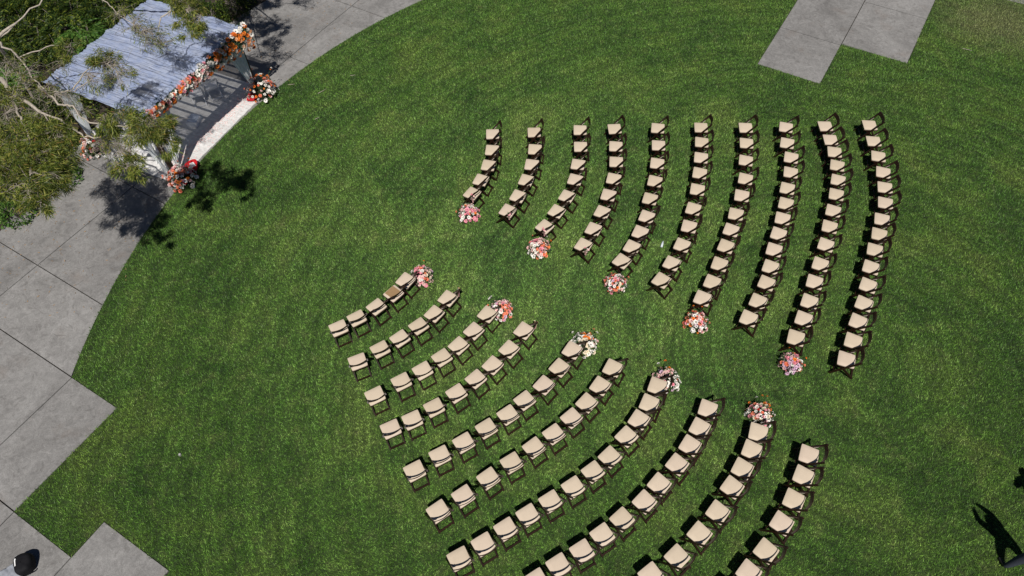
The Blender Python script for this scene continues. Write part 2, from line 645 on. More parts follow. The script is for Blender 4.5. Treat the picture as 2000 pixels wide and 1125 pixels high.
walk = kind(flat('walkway', [ab(-3.72, 21.9), ab(-1.53, 21.9), ab(-1.53, 24.3), ab(.72, 24.4), ab(.72, 34), ab(-3.72, 34)], -.038, M['grout']), 'structure')
for rect in [(-3.72, -1.53, 21.9, 24.3), (-3.72, -1.53, 24.3, 28.0), (-1.53, .72, 24.38, 27.3), (-1.53, .72, 27.3, 31), (-3.72, -1.53, 28.0, 31.5)]:
    kind(flat('slab', slab_poly(*rect, False), .006, M['concrete'], .04, walk), 'structure')
kind(flat('slab', [(18.6, 23.56), (19.5, 23.03), (21.2, 26.0), (20.3, 26.6)], .008, M['concrete'], .04, walk), 'structure')

# grass blades: real blades over the part of the lawn that is seen
def grass(n):
    y = rng.uniform(2.2, 27.5, n)
    lo = -11.6 - (y - 4.3) * (8.9 / 22.0) - .6
    hi = 10.6 + (y - 3.4) * (9.4 / 20.0) + .7
    # keep the area density even: x over the widest span, then reject
    x = rng.uniform(-21, 21.5, n)
    ok = (x > lo) & (x < hi)
    x, y = x[ok], y[ok]
    ok = in_poly(x + rng.normal(0, .022, len(x)), y + rng.normal(0, .022, len(y)))
    x, y = x[ok], y[ok]
    # thin and shorter at random clumps
    n = len(x)
    hgt = rng.uniform(.020, .058, n)
    wid = rng.uniform(.0035, .009, n)
    yaw = rng.uniform(0, 2 * np.pi, n)
    lean = rng.uniform(.2, 1.5, n) * hgt
    base = np.stack([x, y, np.zeros(n)], 1)
    wdir = np.stack([np.cos(yaw), np.sin(yaw), np.zeros(n)], 1) * wid[:, None]
    ly = yaw + np.pi / 2 + rng.normal(0, .5, n)
    tip = base + np.stack([np.cos(ly) * lean, np.sin(ly) * lean, hgt], 1)
    V = np.stack([base - wdir, base + wdir, tip], 1).reshape(-1, 3)
    return V
gm = np_mesh('grass', grass(2300000), 3, M['blade'])
go = kind(tag(obj('grass', gm), 'short mown green grass blades covering the round lawn', 'grass'), 'stuff')

# ------------------------------------------------------------------ folding chairs
def chair_meshes(wood, pad):
    D = {}
    mb = MB()
    # padded seat: rounded box, slightly narrower at the back, gently domed
    nx, ny = 8, 8
    top, bot = [], []
    for j in range(ny + 1):
        rt, rb = [], []
        v = -1 + 2 * j / ny
        for i in range(nx + 1):
            u = -1 + 2 * i / nx
            w = .207 - .006 * v
            # rounded corners
            s = 1 - .03 * (abs(u) ** 8) * (abs(v) ** 8)
            x, y = u * w * s, v * .200 * s
            e = max(abs(u), abs(v))
            z = .468 + .009 * (1 - u * u) * (1 - v * v) - (.016 if e > .99 else 0)
            rt.append((x * (.985 if e < .99 else 1), y * (.985 if e < .99 else 1), z))
            rb.append((x, y, .425))
        top.append(rt); bot.append(rb[::-1])
    mb.grid(top); mb.grid(bot)
    k = len(mb.v)
    ring = [(top[0][i]) for i in range(nx)] + [top[j][nx] for j in range(ny)] + [top[ny][nx - i] for i in range(nx)] + [top[ny - j][0] for j in range(ny)]
    n = len(ring)
    mb.add(ring + [(p[0], p[1], .425) for p in ring], [((i + 1) % n, i, n + i, n + (i + 1) % n) for i in range(n)])
    D['seat_pad'] = mb.mesh('seat_pad', pad, True)
    mb = MB()
    for x in (-.196, .196):
        mb.bar((x, -.205, .405), (x, .205, .405), .024, .036)
    mb.bar((-.184, -.196, .405), (.184, -.196, .405), .022, .034)
    mb.bar((-.184, .196, .405), (.184, .196, .405), .022, .034)
    D['seat_frame'] = mb.mesh('seat_frame', wood)
    for s, nme in ((-1, 'rail_l'), (1, 'rail_r')):
        mb = MB()
        # long rail: front foot, up beside the seat, curving to the back top
        pts = [(-.27, 0), (-.03, .36), (.10, .545), (.20, .68), (.265, .785)]
        for (y0, z0), (y1, z1) in zip(pts[:-1], pts[1:]):
            mb.bar((s * .226, y0, z0), (s * .226, y1, z1), .020, .040, (1, 0, 0)) if False else mb.bar((s * .226, y0, z0), (s * .226, y1, z1), .027, .050, (0, 1, 0))
        D[nme] = mb.mesh('side_rail', wood)
        mb = MB()
        mb.bar((s * .186, -.13, .415), (s * .184, .285, 0), .030, .052, (0, 1, 0))
        D['leg' + nme[-2:]] = mb.mesh('rear_leg', wood)
        mb = MB()
        mb.bar((s * .207, .06, .472), (s * .207, .13, .560), .009, .016, (0, 1, 0))
        D['bolt' + nme[-2:]] = mb.mesh('bracket', M['metal'])
    def slat(z0, z1, y, bow, th):
        mb = MB()
        P, n = [], 10
        fr, bk = [], []
        for i in range(n + 1):
            u = -1 + 2 * i / n
            yy = y + bow * (1 - u * u)
            cr = .010 * (1 - u * u)
            fr.append([(u * .214, yy, z0), (u * .214, yy + .035 * (z1 - z0) / .09, z1 + cr)])
            bk.append([(u * .214, yy + th, z0), (u * .214, yy + th + .035 * (z1 - z0) / .09, z1 + cr)])
        for i in range(n):
            a, b_, c_, d_ = fr[i][0], fr[i + 1][0], fr[i + 1][1], fr[i][1]
            e, f, g_, h = bk[i][0], bk[i + 1][0], bk[i + 1][1], bk[i][1]
            mb.add([a, b_, c_, d_, e, f, g_, h], [(0, 1, 2, 3), (5, 4, 7, 6), (3, 2, 6, 7), (1, 0, 4, 5)])
        return mb
    D['top_slat'] = slat(.690, .785, .205, .05, .016).mesh('top_slat', wood)
    mb = MB()
    mb.bar((-.186, .262, .030), (.186, .262, .030), .034, .040, (0, 1, 0))
    D['rung_rear'] = mb.mesh('foot_rung', wood)
    mb = MB()
    mb.tube([(-.215, -.19, .125), (.215, -.19, .125)], .014, 6)
    D['rung_front'] = mb.mesh('front_rung', wood)
    return D
CHW = chair_meshes(M['wood'], M['vinyl'])
PARTN = dict(seat_pad='seat_cushion', seat_frame='seat_frame', rail_l='side_rail', rail_r='side_rail', leg_l='rear_leg', leg_r='rear_leg',
             bolt_l='bracket', bolt_r='bracket', top_slat='backrest', low_slat='backrest_slat', rung_rear='foot_rung', rung_front='front_rung')
def place_chair(D, name, label, group, x, y, rz, skip=()):
    t = thing(name, label, 'chair', (x, y, .004), rz, group)
    t.rotation_euler = (random.uniform(-.022, .022), random.uniform(-.022, .022), rz)
    rails = {}
    for k, me in D.items():
        if not k.startswith('bolt'):
            rails[k] = obj(PARTN[k], me, t)
    for s in '_l', '_r':
        obj(PARTN['bolt' + s], D['bolt' + s], rails['rail' + s])
    return t

UPPER = [
 [(-0.40,16.97), (-0.43,16.26), (-0.55,15.61), (-0.77,15.01), (-1.04,14.47)],
 [(0.91,16.96), (0.88,16.21), (0.76,15.56), (0.57,14.92), (0.30,14.30), (-0.02,13.75)],
 [(2.35,16.98), (2.30,16.23), (2.15,15.47), (2.00,14.85), (1.72,14.20), (1.38,13.65), (1.00,13.09)],
 [(3.43,16.97), (3.37,16.18), (3.31,15.51), (3.14,14.82), (2.92,14.18), (2.67,13.54), (2.37,12.92), (2.03,12.36)],
 [(4.78,16.91), (4.68,16.14), (4.51,15.38), (4.33,14.65), (4.09,13.96), (3.90,13.29), (3.64,12.74), (3.34,12.22), (3.00,11.75)],
 [(6.12,16.85), (6.00,16.19), (5.86,15.54), (5.70,14.91), (5.51,14.25), (5.27,13.52), (5.03,12.86), (4.72,12.22), (4.34,11.60), (3.98,11.06)],
 [(7.49,16.76), (7.35,16.07), (7.16,15.33), (6.99,14.59), (6.74,13.94), (6.43,13.24), (6.16,12.67), (5.91,12.11), (5.61,11.51), (5.29,10.93), (4.95,10.43)],
 [(8.72,16.70), (8.59,16.00), (8.54,15.38), (8.36,14.76), (8.12,14.14), (7.93,13.56), (7.68,13.01), (7.43,12.47), (7.18,11.92), (6.95,11.34), (6.70,10.82), (6.35,10.25), (5.99,9.76)],
 [(9.94,16.67), (9.92,16.07), (9.89,15.53), (9.80,14.96), (9.66,14.37), (9.44,13.82), (9.17,13.21), (8.89,12.64), (8.61,12.01), (8.28,11.36), (7.96,10.79), (7.66,10.18), (7.37,9.66), (7.03,9.12)],
 [(11.30,16.63), (11.20,15.91), (11.12,15.26), (11.04,14.61), (10.90,14.00), (10.71,13.41), (10.42,12.81), (10.16,12.29), (9.87,11.75), (9.57,11.18), (9.31,10.61), (9.02,10.04), (8.70,9.51), (8.40,8.96), (8.08,8.43)],
]
LOWER = [
 [(-2.84,11.43), (-3.14,11.01), (-3.56,10.60), (-4.04,10.27), (-4.50,10.00)],
 [(-1.70,10.77), (-2.03,10.31), (-2.43,9.94), (-2.89,9.60), (-3.37,9.30), (-3.91,8.98)],
 [(-0.67,10.22), (-1.02,9.73), (-1.40,9.32), (-1.82,8.99), (-2.28,8.66), (-2.79,8.37), (-3.40,8.03)],
 [(0.26,9.68), (-0.13,9.15), (-0.55,8.72), (-0.97,8.35), (-1.45,7.99), (-1.97,7.63), (-2.47,7.35), (-2.97,7.13)],
 [(1.43,9.04), (1.08,8.56), (0.68,8.10), (0.19,7.71), (-0.23,7.37), (-0.74,7.04), (-1.27,6.72), (-1.81,6.42), (-2.37,6.09)],
 [(2.38,8.49), (2.03,8.02), (1.66,7.59), (1.27,7.21), (0.83,6.83), (0.35,6.52), (-0.18,6.18), (-0.70,5.84), (-1.26,5.46), (-1.82,5.15)],
 [(3.38,7.94), (3.13,7.50), (2.83,7.09), (2.49,6.69), (2.05,6.22), (1.63,5.88), (1.16,5.56), (0.65,5.26), (0.13,4.98), (-0.35,4.70), (-0.85,4.41), (-1.35,4.13)],
 [(4.46,7.29), (4.20,6.83), (3.89,6.41), (3.52,5.97), (3.06,5.55), (2.67,5.17), (2.15,4.80), (1.69,4.50), (1.22,4.17), (0.71,3.90), (0.24,3.63)],
 [(5.50,6.66), (5.25,6.23), (4.95,5.81), (4.63,5.40), (4.21,4.88), (3.74,4.44), (3.19,3.97), (2.60,3.65)],
 [(6.50,6.06), (6.24,5.58), (5.90,5.07), (5.51,4.58), (5.05,4.03), (4.60,3.61), (4.11,3.22)],
]
ORD = ['first', 'second', 'third', 'fourth', 'fifth', 'sixth', 'seventh', 'eighth', 'ninth', 'tenth', 'eleventh', 'twelfth', 'thirteenth', 'fourteenth', 'fifteenth']
GZ = Vector((-11.0, 18.5))
CHAIRS = {}
for block, rows in (('upper', UPPER), ('lower', LOWER)):
    for ri, row in enumerate(rows):
        n = len(row)
        pts = [Vector(p) for p in row]
        idx = np.arange(n)
        deg = 2 if n < 9 else 3
        fx = np.polyfit(idx, [p.x for p in pts], deg)
        fy = np.polyfit(idx, [p.y for p in pts], deg)
        dx, dy = np.polyval(np.polyder(fx), idx), np.polyval(np.polyder(fy), idx)
        for ci in range(n):
            t = Vector((dx[ci], dy[ci])).normalized()
            nrm = Vector((-t.y, t.x))
            if nrm.dot(GZ - pts[ci]) < 0:
                nrm = -nrm
            rz = math.atan2(nrm.y, nrm.x) + math.pi / 2 + random.uniform(-.06, .06)
            if block == 'upper' and ri > 6:
                rz -= math.radians(9) * max(0, 1 - ci / 5)
            k = (n - 1 - ci) if block == 'upper' else ci      # place counted from the aisle
            lab = 'brown folding chair with cream pad, %s from the aisle in %s row, %s block' % (ORD[k], ORD[ri], block)
            CHAIRS[(block, ri, k)] = place_chair(CHW, 'folding_chair', lab, 'ceremony chairs in curved rows', pts[ci].x, pts[ci].y, rz)

# ------------------------------------------------------------------ blossoms and bouquets
def blossom_mesh(name, mat, style):
    mb = MB()
    r_ = random.Random(hash(name) % 1000 if False else len(name) * 7 + ord(name[0]))
    if style == 'rose':
        for ring, (n, r0, r1, z0, z1) in enumerate([(6, .35, 1.0, .02, .30), (5, .25, .80, .12, .58), (4, .12, .52, .25, .78), (3, .02, .25, .4, .86)]):
            for k in range(n):
                a = 2 * math.pi * (k + .5 * ring + r_.uniform(-.1, .1)) / n
                w = 1.15 * math.pi / n
                q = []
                for (rr, zz, da) in ((r0, z0, -w * .5), (r0, z0, w * .5), (r1 * .82, z1 * .8, w), (r1, z1, 0), (r1 * .82, z1 * .8, -w)):
                    q.append((rr * math.cos(a + da), rr * math.sin(a + da), zz))
                mb.add(q, [(0, 1, 2, 3, 4)])
        mats = [mat]
    elif style == 'anemone':
        for k in range(7):
            a = 2 * math.pi * k / 7
            w = .52
            z = .12 if k % 2 else .05
            q = [(.1 * math.cos(a), .1 * math.sin(a), .05), (.75 * math.cos(a - w), .75 * math.sin(a - w), .14 + z),
                 (1.08 * math.cos(a), 1.08 * math.sin(a), .22 + z), (.75 * math.cos(a + w), .75 * math.sin(a + w), .14 + z)]
            mb.add(q, [(0, 1, 2, 3)])
        c = [(.27 * math.cos(2 * math.pi * k / 6), .27 * math.sin(2 * math.pi * k / 6), .16) for k in range(6)]
        mb.add(c + [(0, 0, .3)], [(i, (i + 1) % 6, 6) for i in range(6)], 1)
        mats = [mat, M['petal_core']]
    else:   # ruffled head
        for k in range(16):
            a = 2 * math.pi * k * .382 * 1.0
            t = k / 15
            r1 = 1.0 - .75 * t
            z1 = .15 + .75 * t
            w = .45
            q = [(.15 * r1 * math.cos(a), .15 * r1 * math.sin(a), .05 + .5 * t),
                 (r1 * math.cos(a - w), r1 * math.sin(a - w), z1 + r_.uniform(-.1, .1)),
                 (r1 * 1.05 * math.cos(a), r1 * 1.05 * math.sin(a), z1 + .08),
                 (r1 * math.cos(a + w), r1 * math.sin(a + w), z1 + r_.uniform(-.1, .1))]
            mb.add(q, [(0, 1, 2, 3)])
        mats = [mat]
    return mb.mesh(name, mats)
COLS = ['white', 'cream', 'blush', 'pink', 'coral', 'orange', 'red', 'lilac', 'peach']
BLO = {}
for c_ in COLS:
    BLO[c_] = [blossom_mesh('rose_' + c_, M['p_' + c_], 'rose'), blossom_mesh('carnation_' + c_, M['p_' + c_], 'ruffle')]
BLO['white'].append(blossom_mesh('anemone_white', M['p_white'], 'anemone'))
BLO['white'].append(BLO['white'][-1])

def pick(wt):
    ks = list(wt)
    return random.choices(ks, [wt[k] for k in ks])[0]

def put_blossom(parent, p, nrm, size, wt):
    me = random.choice(BLO[pick(wt)])
    q = Vector(nrm).normalized().to_track_quat('Z', 'Y')
    o = obj('blossom', me, parent, p, scale=size)
    e = (q @ Matrix.Rotation(random.uniform(0, 6.28), 3, 'Z').to_quaternion()).to_euler()
    o.rotation_euler = e
    return o

def leaf_fan(mb_v, p, d, L, W):
    """one pointed leaf as a quad, appended to a list"""
    d = Vector(d).normalized()
    s = d.cross(Vector((random.uniform(-1, 1), random.uniform(-1, 1), random.uniform(-1, 1))))
    s = s.normalized() if s.length > 1e-3 else Vector((1, 0, 0))
    p = Vector(p)
    mb_v += [p, p + d * L * .5 + s * W, p + d * L, p + d * L * .5 - s * W]

def foliage_part(parent, V, mat, name='foliage'):
    me = np_mesh(name, np.array([tuple(v) for v in V]), 4, mat)
    return kind(obj(name, me, parent), 'stuff')

def bouquet(name, label, group, x, y, rad, hgt, n, wt, sprigs=5, z=0.0, size=(.034, .062), seed=0):
    random.seed(1000 + seed)
    t = thing(name, label, 'flowers', (x, y, z), random.uniform(0, 6.28), group)
    mb = MB()
    mb.tube([(0, 0, 0), (0, 0, hgt * .35), (0, 0, hgt * .62)], [rad * .45, rad * .62, rad * .3], 10)
    obj('moss_base', mb.mesh('moss_base', M['foam']), t)
    # clustered colours: a few seeds
    seeds = [(random.uniform(0, 6.28), pick(wt)) for _ in range(7)]
    for i in range(n):
        f = (i + .5) / n
        th = i * 2.39996 + random.uniform(-.25, .25)
        el = math.asin(max(0.02, 1 - f * .98))
        rr = rad * math.cos(el) * random.uniform(.78, 1.2)
        zz = hgt * (.10 + .84 * math.sin(el)) * random.uniform(.9, 1.08)
        near = min(seeds, key=lambda s: abs(((th - s[0] + math.pi) % 6.283) - math.pi))
        w = {near[1]: 1} if random.random() < .42 else wt
        nn = Vector((math.cos(th) * math.cos(el), math.sin(th) * math.cos(el), math.sin(el) + .35))
        put_blossom(t, (rr * math.cos(th), rr * math.sin(th), zz), nn, random.uniform(*size) * (1.25 if random.random() < .15 else 1), w)
    V = []
    for i in range(300):
        th, el = random.uniform(0, 6.28), math.asin(random.uniform(.0, 1))
        k = random.uniform(.75, 1.18)
        p = Vector((rad * k * math.cos(th) * math.cos(el), rad * k * math.sin(th) * math.cos(el), hgt * (.06 + .82 * k * math.sin(el))))
        leaf_fan(V, p, (math.cos(th) + random.uniform(-.5, .5), math.sin(th) + random.uniform(-.5, .5), random.uniform(-.2, .7)), random.uniform(.05, .11), random.uniform(.008, .018))
    foliage_part(t, V, M['leaf_flower'])
    # sprigs that reach out of the mound
    for i in range(sprigs):
        th = random.uniform(0, 6.28)
        a = Vector((rad * .6 * math.cos(th), rad * .6 * math.sin(th), hgt * .6))
        b = Vector((rad * 1.2 * math.cos(th), rad * 1.2 * math.sin(th), hgt * random.uniform(.75, 1.15)))
        mb = MB()
        mb.tube([a, a.lerp(b, .5) + Vector((0, 0, .03)), b], .004, 4)
        st = obj('stem', mb.mesh('stem', M['leaf_flower']), t)
        put_blossom(st, b, b - a, random.uniform(.03, .045), {'orange': 3, 'coral': 2, 'white': 2})
    return t

WT_MIX = dict(white=6, blush=8, pink=6, coral=3, orange=.6, lilac=1.2, cream=3)
WT_PINK = dict(white=5, blush=6, pink=7, coral=2.5, lilac=2.4, orange=1, cream=2)
WT_WHITE = dict(white=9, cream=3, coral=1.5, orange=1, blush=1.5)
WT_WARM = dict(white=8, red=.8, coral=4, orange=1.6, blush=5, lilac=1, pink=4, cream=2)
AISLE = [
    (-1.18, 13.99, WT_MIX, 'upper', 'first', 'pale pink and coral'), (.80, 12.58, WT_MIX, 'upper', 'third', 'blush white and coral'),
    (2.80, 11.25, WT_WARM, 'upper', 'fifth', 'white red and orange'), (4.74, 9.91, WT_WARM, 'upper', 'seventh', 'coral and white'),
    (6.84, 8.58, WT_PINK, 'upper', 'ninth', 'lilac coral and white'),
    (-2.46, 11.79, WT_MIX, 'lower', 'first', 'pink coral and white'), (-.31, 10.55, WT_PINK, 'lower', 'third', 'lilac white and orange'),
    (1.79, 9.39, WT_WHITE, 'lower', 'fifth', 'mostly white'), (3.70, 8.28, WT_PINK, 'lower', 'seventh', 'coral and lilac'),
    (5.77, 7.25, WT_WARM, 'lower', 'ninth', 'white orange and red')]
for i, (x, y, wt, blk, row, colr) in enumerate(AISLE):
    bouquet('aisle_bouquet', '%s flower mound at the aisle end of the %s row, %s block' % (colr, row, blk), 'flower mounds along the aisle',
            x, y, random.uniform(.245, .29), .40, 88, wt, 4, seed=i)
random.seed(11)

# little posies tied to the aisle side of some chair backs
def posy(block, ri, pinkish, label, i):
    ch = CHAIRS[(block, ri, 0)]
    rz = ch.rotation_euler[2]
    # side of the chair that faces the aisle
    nb = CHAIRS[(block, ri, 1)]
    d = Vector(ch.location) - Vector(nb.location)
    loc = Matrix.Rotation(-rz, 3, 'Z') @ d
    s = 1 if loc.x > 0 else -1
    t = thing('chair_posy', label, 'posy', ch.location, rz, 'posies tied to aisle chairs')
    random.seed(300 + i)
    for k in range(5):
        put_blossom(t, (s * (.245 + random.uniform(-.02, .035)), .19 + random.uniform(-.05, .06), .69 + random.uniform(-.05, .05)),
                    (s * .8, random.uniform(-.4, .4), .7), random.uniform(.026, .036), {'blush': 3, 'pink': 2, 'white': 1} if pinkish else {'cream': 3, 'peach': 2, 'white': 1})
    mb = MB()
    P = []
    for j in range(6):
        f = j / 5
        P.append([(s * (.246 + .012 * math.sin(f * 5)), .165 - .012 * f, .67 - .30 * f), (s * (.250 + .012 * math.sin(f * 5 + .6)), .215 - .012 * f, .67 - .28 * f)])
    mb.grid(P)
    obj('ribbon', mb.mesh('ribbon', M['ribbon']), t)
    V = []
    for k in range(30):
        leaf_fan(V, (s * .245, .19, .68), (s * random.uniform(.1, 1), random.uniform(-1, 1), random.uniform(-1, .8)), random.uniform(.05, .09), .01)
    foliage_part(t, V, M['leaf_flower'])
for i, ri in enumerate((0, 1, 2, 3)):
    posy('upper', ri, True, 'small pink posy with ribbon on the aisle chair of the %s row, upper block' % ORD[ri], i)
for i, ri in enumerate((1, 3)):
    posy('lower', ri, False, 'small cream dried posy on the aisle chair of the %s row, lower block' % ORD[ri], 10 + i)
random.seed(21)

# brown card on a seat
cch = CHAIRS[('lower', 0, 1)]
mb = MB()
mb.box((0, -.01, .4855), (.30, .31, .008))
cd = obj('seat_card', bevel_mesh(mb.mesh('seat_card', M['kraft']), .002, 1, False), None, cch.location, (0, 0, cch.rotation_euler[2] + .03))
tag(cd, 'flat brown card lying on the second aisle seat of the first lower row', 'card')

# ------------------------------------------------------------------ pavilion with draped roof
GO = Vector((-10.32, 16.22, 0))
GA = math.atan2(.89, .455)                   # front beam direction
W_, D_, HT = 4.22, 3.36, 2.36
pav = thing('draped_pavilion', 'wooden wedding pavilion with white draped roof and side curtains beside the path', 'pavilion', GO, GA)
# local frame: x along the front, y towards the back
random.seed(5)
for (x, y) in ((0, 0), (W_, 0), (W_, D_), (0, D_)):
    mb = MB()
    mb.box((x, y, HT / 2 + .03), (.12, .12, HT - .02))
    obj('post', mb.mesh('post', M['post_wood']), pav)
for a, b_ in (((-.1, 0), (W_ + .1, 0)), ((-.1, D_), (W_ + .1, D_)), ((0, .07), (0, D_ - .07)), ((W_, .07), (W_, D_ - .07))):
    mb = MB()
    mb.bar((a[0], a[1], HT + .085), (b_[0], b_[1], HT + .085), .11, .13)
    obj('beam', mb.mesh('beam', M['post_wood']), pav)
nsl = 13
for k in range(nsl):
    x = .17 + (W_ - .34) * k / (nsl - 1)
    mb = MB()
    mb.bar((x, -.12, HT + .19), (x, D_ + .12, HT + .19), .055, .07)
    obj('roof_slat', mb.mesh('roof_slat', M['post_wood']), pav)
def cloth(name, fn, nu, nv, mat, parent, smooth=True):
    mb = MB()
    mb.grid([[fn(u / nu, v / nv) for v in range(nv + 1)] for u in range(nu + 1)])
    return obj(name, mb.mesh(name, mat, smooth), parent)
def wob(a, b):
    return math.sin(a * 7.1 + 2.3 * math.sin(b * 3.1)) * .5 + math.sin(a * 17.3 + b * 5.7) * .3 + math.sin(a * 31.7 - b * 4.1 + 1.3) * .2
def roof(u, v):
    x, y = -.17 + u * (W_ + .34), -.29 + v * (D_ + .49)
    rib = math.sin((x - .17) / ((W_ - .34) / (nsl - 1)) * 2 * math.pi + math.pi / 2)
    z = HT + .262 + .014 * rib + .030 * wob(x * 1.2, y * .9) + .010 * math.sin(x * 53 + 2.0 * math.sin(y * 1.3 + x)) + .006 * math.sin(x * 91 + 4 * math.sin(y * .9 + 2 * x))
    edge = min(u, 1 - u, v, 1 - v)
    if edge < .02:
        z -= .05 + .03 * wob(x * 2, y * 2)
    x += .02 * wob(y, x)
    y += .03 * wob(x * 1.3, y)
    return (x, y, z)
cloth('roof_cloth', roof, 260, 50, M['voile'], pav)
# side curtains gathered towards the posts
def curtain(xtop0, xtop1, ytop0, ytop1, foot, folds, seed):
    def f(u, v):
        top = Vector((xtop0 + (xtop1 - xtop0) * u, ytop0 + (ytop1 - ytop0) * u, HT + .05))
        ft = Vector((foot[0], foot[1], foot[2]))
        p = top.lerp(ft, v)
        spread = (1 - v) ** .9
        k = math.sin(u * folds * 2 * math.pi + seed) * .05 * (spread * .85 + .15)
        if v > .78:
            # below the tie the cloth opens again
            q = (v - .78) / .22
            p += Vector((math.cos(u * 6.28 + seed) * .08 * q, math.sin(u * 6.28 + seed) * .08 * q, 0))
        else:
            p += Vector((math.cos(u * 6.28 + seed), math.sin(u * 6.28 + seed), 0)) * .05 * (v / .78)
        d = Vector((-(ytop1 - ytop0), xtop1 - xtop0, 0)).normalized()
        p += d * k
        p.z = max(p.z, .045)
        return p
    return cloth('curtain', f, 60, 26, M['drape'], pav)
curtain(.05, .95, -.10, -.10, (.10, -.12, .04), 7, .3)
curtain(W_ - .02, W_ - .85, -.10, -.10, (W_ - .08, -.12, .04), 7, 1.1)
curtain(-.09, -.09, D_ - .05, D_ - 1.0, (-.06, D_ - .25, .04), 7, 2.0)
curtain(-.09, -.09, .10, .80, (-.05, .28, .04), 6, 2.6)
curtain(W_ + .09, W_ + .09, D_ - .05, D_ - 1.0, (W_ + .06, D_ - .25, .04), 7, .7)
# deck
deck = thing('deck_floor', 'pale boarded floor of the draped pavilion strewn with petals', 'floor', GO, GA)
nb = 30
for k in range(nb):
    x0 = -.30 + (W_ + .62) * k / nb
    mb = MB()
    w = (W_ + .62) / nb - .007
    mb.box((x0 + w / 2, D_ / 2 + .14 + random.uniform(-.012, .012), .018), (w, D_ + .76, .024))
    obj('board', mb.mesh('board', M['deck']), deck)
# petals strewn on the front strip
random.seed(9)
V = []
for i in range(900):
    x = random.uniform(-.25, W_ + .28)
    y = random.gauss(.30, .13) + .05 * wob(x, 1) if random.random() < .75 else random.uniform(-.2, .5)
    p = Vector((x, y, .033 + random.uniform(0, .012)))
    a = random.uniform(0, 6.28)
    r = random.uniform(.011, .022)
    for j in range(4):
        V.append(p + Vector((r * math.cos(a + j * 1.57), r * math.sin(a + j * 1.57) * .8, random.uniform(0, .012))))
pe = kind(obj('petals', np_mesh('petals', np.array([tuple(v) for v in V]), 4, M['p_blush']), None, GO, (0, 0, GA)), 'stuff')
tag(pe, 'pale petals strewn along the front edge of the pavilion floor', 'petals')

# flower garland along the front beam
gar = thing('flower_garland', 'long garland of orange, pink and white flowers on the pavilion front beam', 'garland', GO, GA)
random.seed(33)
V = []
for i in range(5200):
    x = random.uniform(-.05, W_ + .28)
    f = x / W_
    th = random.uniform(-1.0, 2.6)
    thick = .17 + .13 * f ** 2
    r = thick * random.uniform(.3, 1.1)
    p = Vector((x, -.13 - r * math.cos(th) * .9, HT + .05 - .12 * f + r * math.sin(th)))
    leaf_fan(V, p, (random.uniform(-1, 1), -random.uniform(.0, 1), random.uniform(-.6, .9)), random.uniform(.06, .15), random.uniform(.010, .024))
foliage_part(gar, V, M['leaf_flower'])
for i in range(230):
    f = random.random() ** .85
    x = .05 + f * (W_ + .20)
    if f > .72:
        wt = dict(orange=6, peach=3, white=5, cream=1)
    elif f > .55:
        wt = dict(white=5, orange=3, peach=1, blush=1)
    else:
        wt = dict(white=7, blush=4, pink=3, coral=3, cream=1.5, orange=1.2, red=.5)
    th = random.uniform(-.95, 1.0)
    thick = .17 + .16 * f ** 2
    d = Vector((random.uniform(-.3, .3), -math.cos(th), math.sin(th) + .15))
    p = Vector((x, -.14 - thick * math.cos(th), HT + .04 - .16 * f + thick * 1.15 * math.sin(th) * (1 + .4 * f)))
    put_blossom(gar, p, d, random.uniform(.055, .095), wt)

# arrangements at the posts
def G2(x, y):
    c, s = math.cos(GA), math.sin(GA)
    return (GO.x + c * x - s * y, GO.y + s * x + c * y)
bouquet('post_bouquet', 'large coral and white flower arrangement at the lower front post beside red basket', 'arrangements at the pavilion posts', -9.98, 15.86, .38, .66, 110, WT_WARM, 10, size=(.046, .074), seed=41)
bouquet('post_bouquet', 'large dark leafy orange and white arrangement at the upper front post', 'arrangements at the pavilion posts', -8.16, 19.82, .45, .85, 70, dict(orange=4, coral=4, white=4, blush=3), 12, size=(.042, .07), seed=42)
bouquet('post_bouquet', 'red and peach flower arrangement behind branches at the rear post', 'arrangements at the pavilion posts', -13.2, 17.4, .36, .6, 60, dict(red=3, coral=3, white=2, blush=2, peach=2), 6, size=(.042, .06), seed=43)
random.seed(51)

# white folding chairs under the roof
CHR = chair_meshes(M['white_resin'], M['white_resin'])
for i, (x, y, rz, lab) in enumerate([(3.55, 1.30, 2.6, 'white folding chair under the pavilion roof, nearest the front right corner'),
                                     (3.05, 1.52, 2.4, 'white folding chair under the pavilion roof, beside another chair at right'),
                                     (.30, 1.15, -1.2, 'white folding chair under the pavilion roof, half hidden by leaves at left')]):
    p = G2(x, y)
    ch = place_chair(CHR, 'white_folding_chair', lab, 'white chairs in the pavilion', p[0], p[1], GA + rz)
    ch.location.z = .034

# low stand with pale sheet
p = G2(2.15, 1.0)
t = thing('low_stand', 'low grey box with pale glossy sheet on top standing on the pavilion floor', 'stand', (p[0], p[1], .031), GA + .25)
mb = MB(); mb.box((0, 0, .09), (.46, .36, .18)); obj('box', bevel_mesh(mb.mesh('box', M['white_resin']), .012), t)
mb = MB(); mb.box((.0, -.02, .205), (.36, .30, .02), Matrix.Rotation(.10, 3, 'X')); obj('sheet', mb.mesh('sheet', M['acrylic']), t)

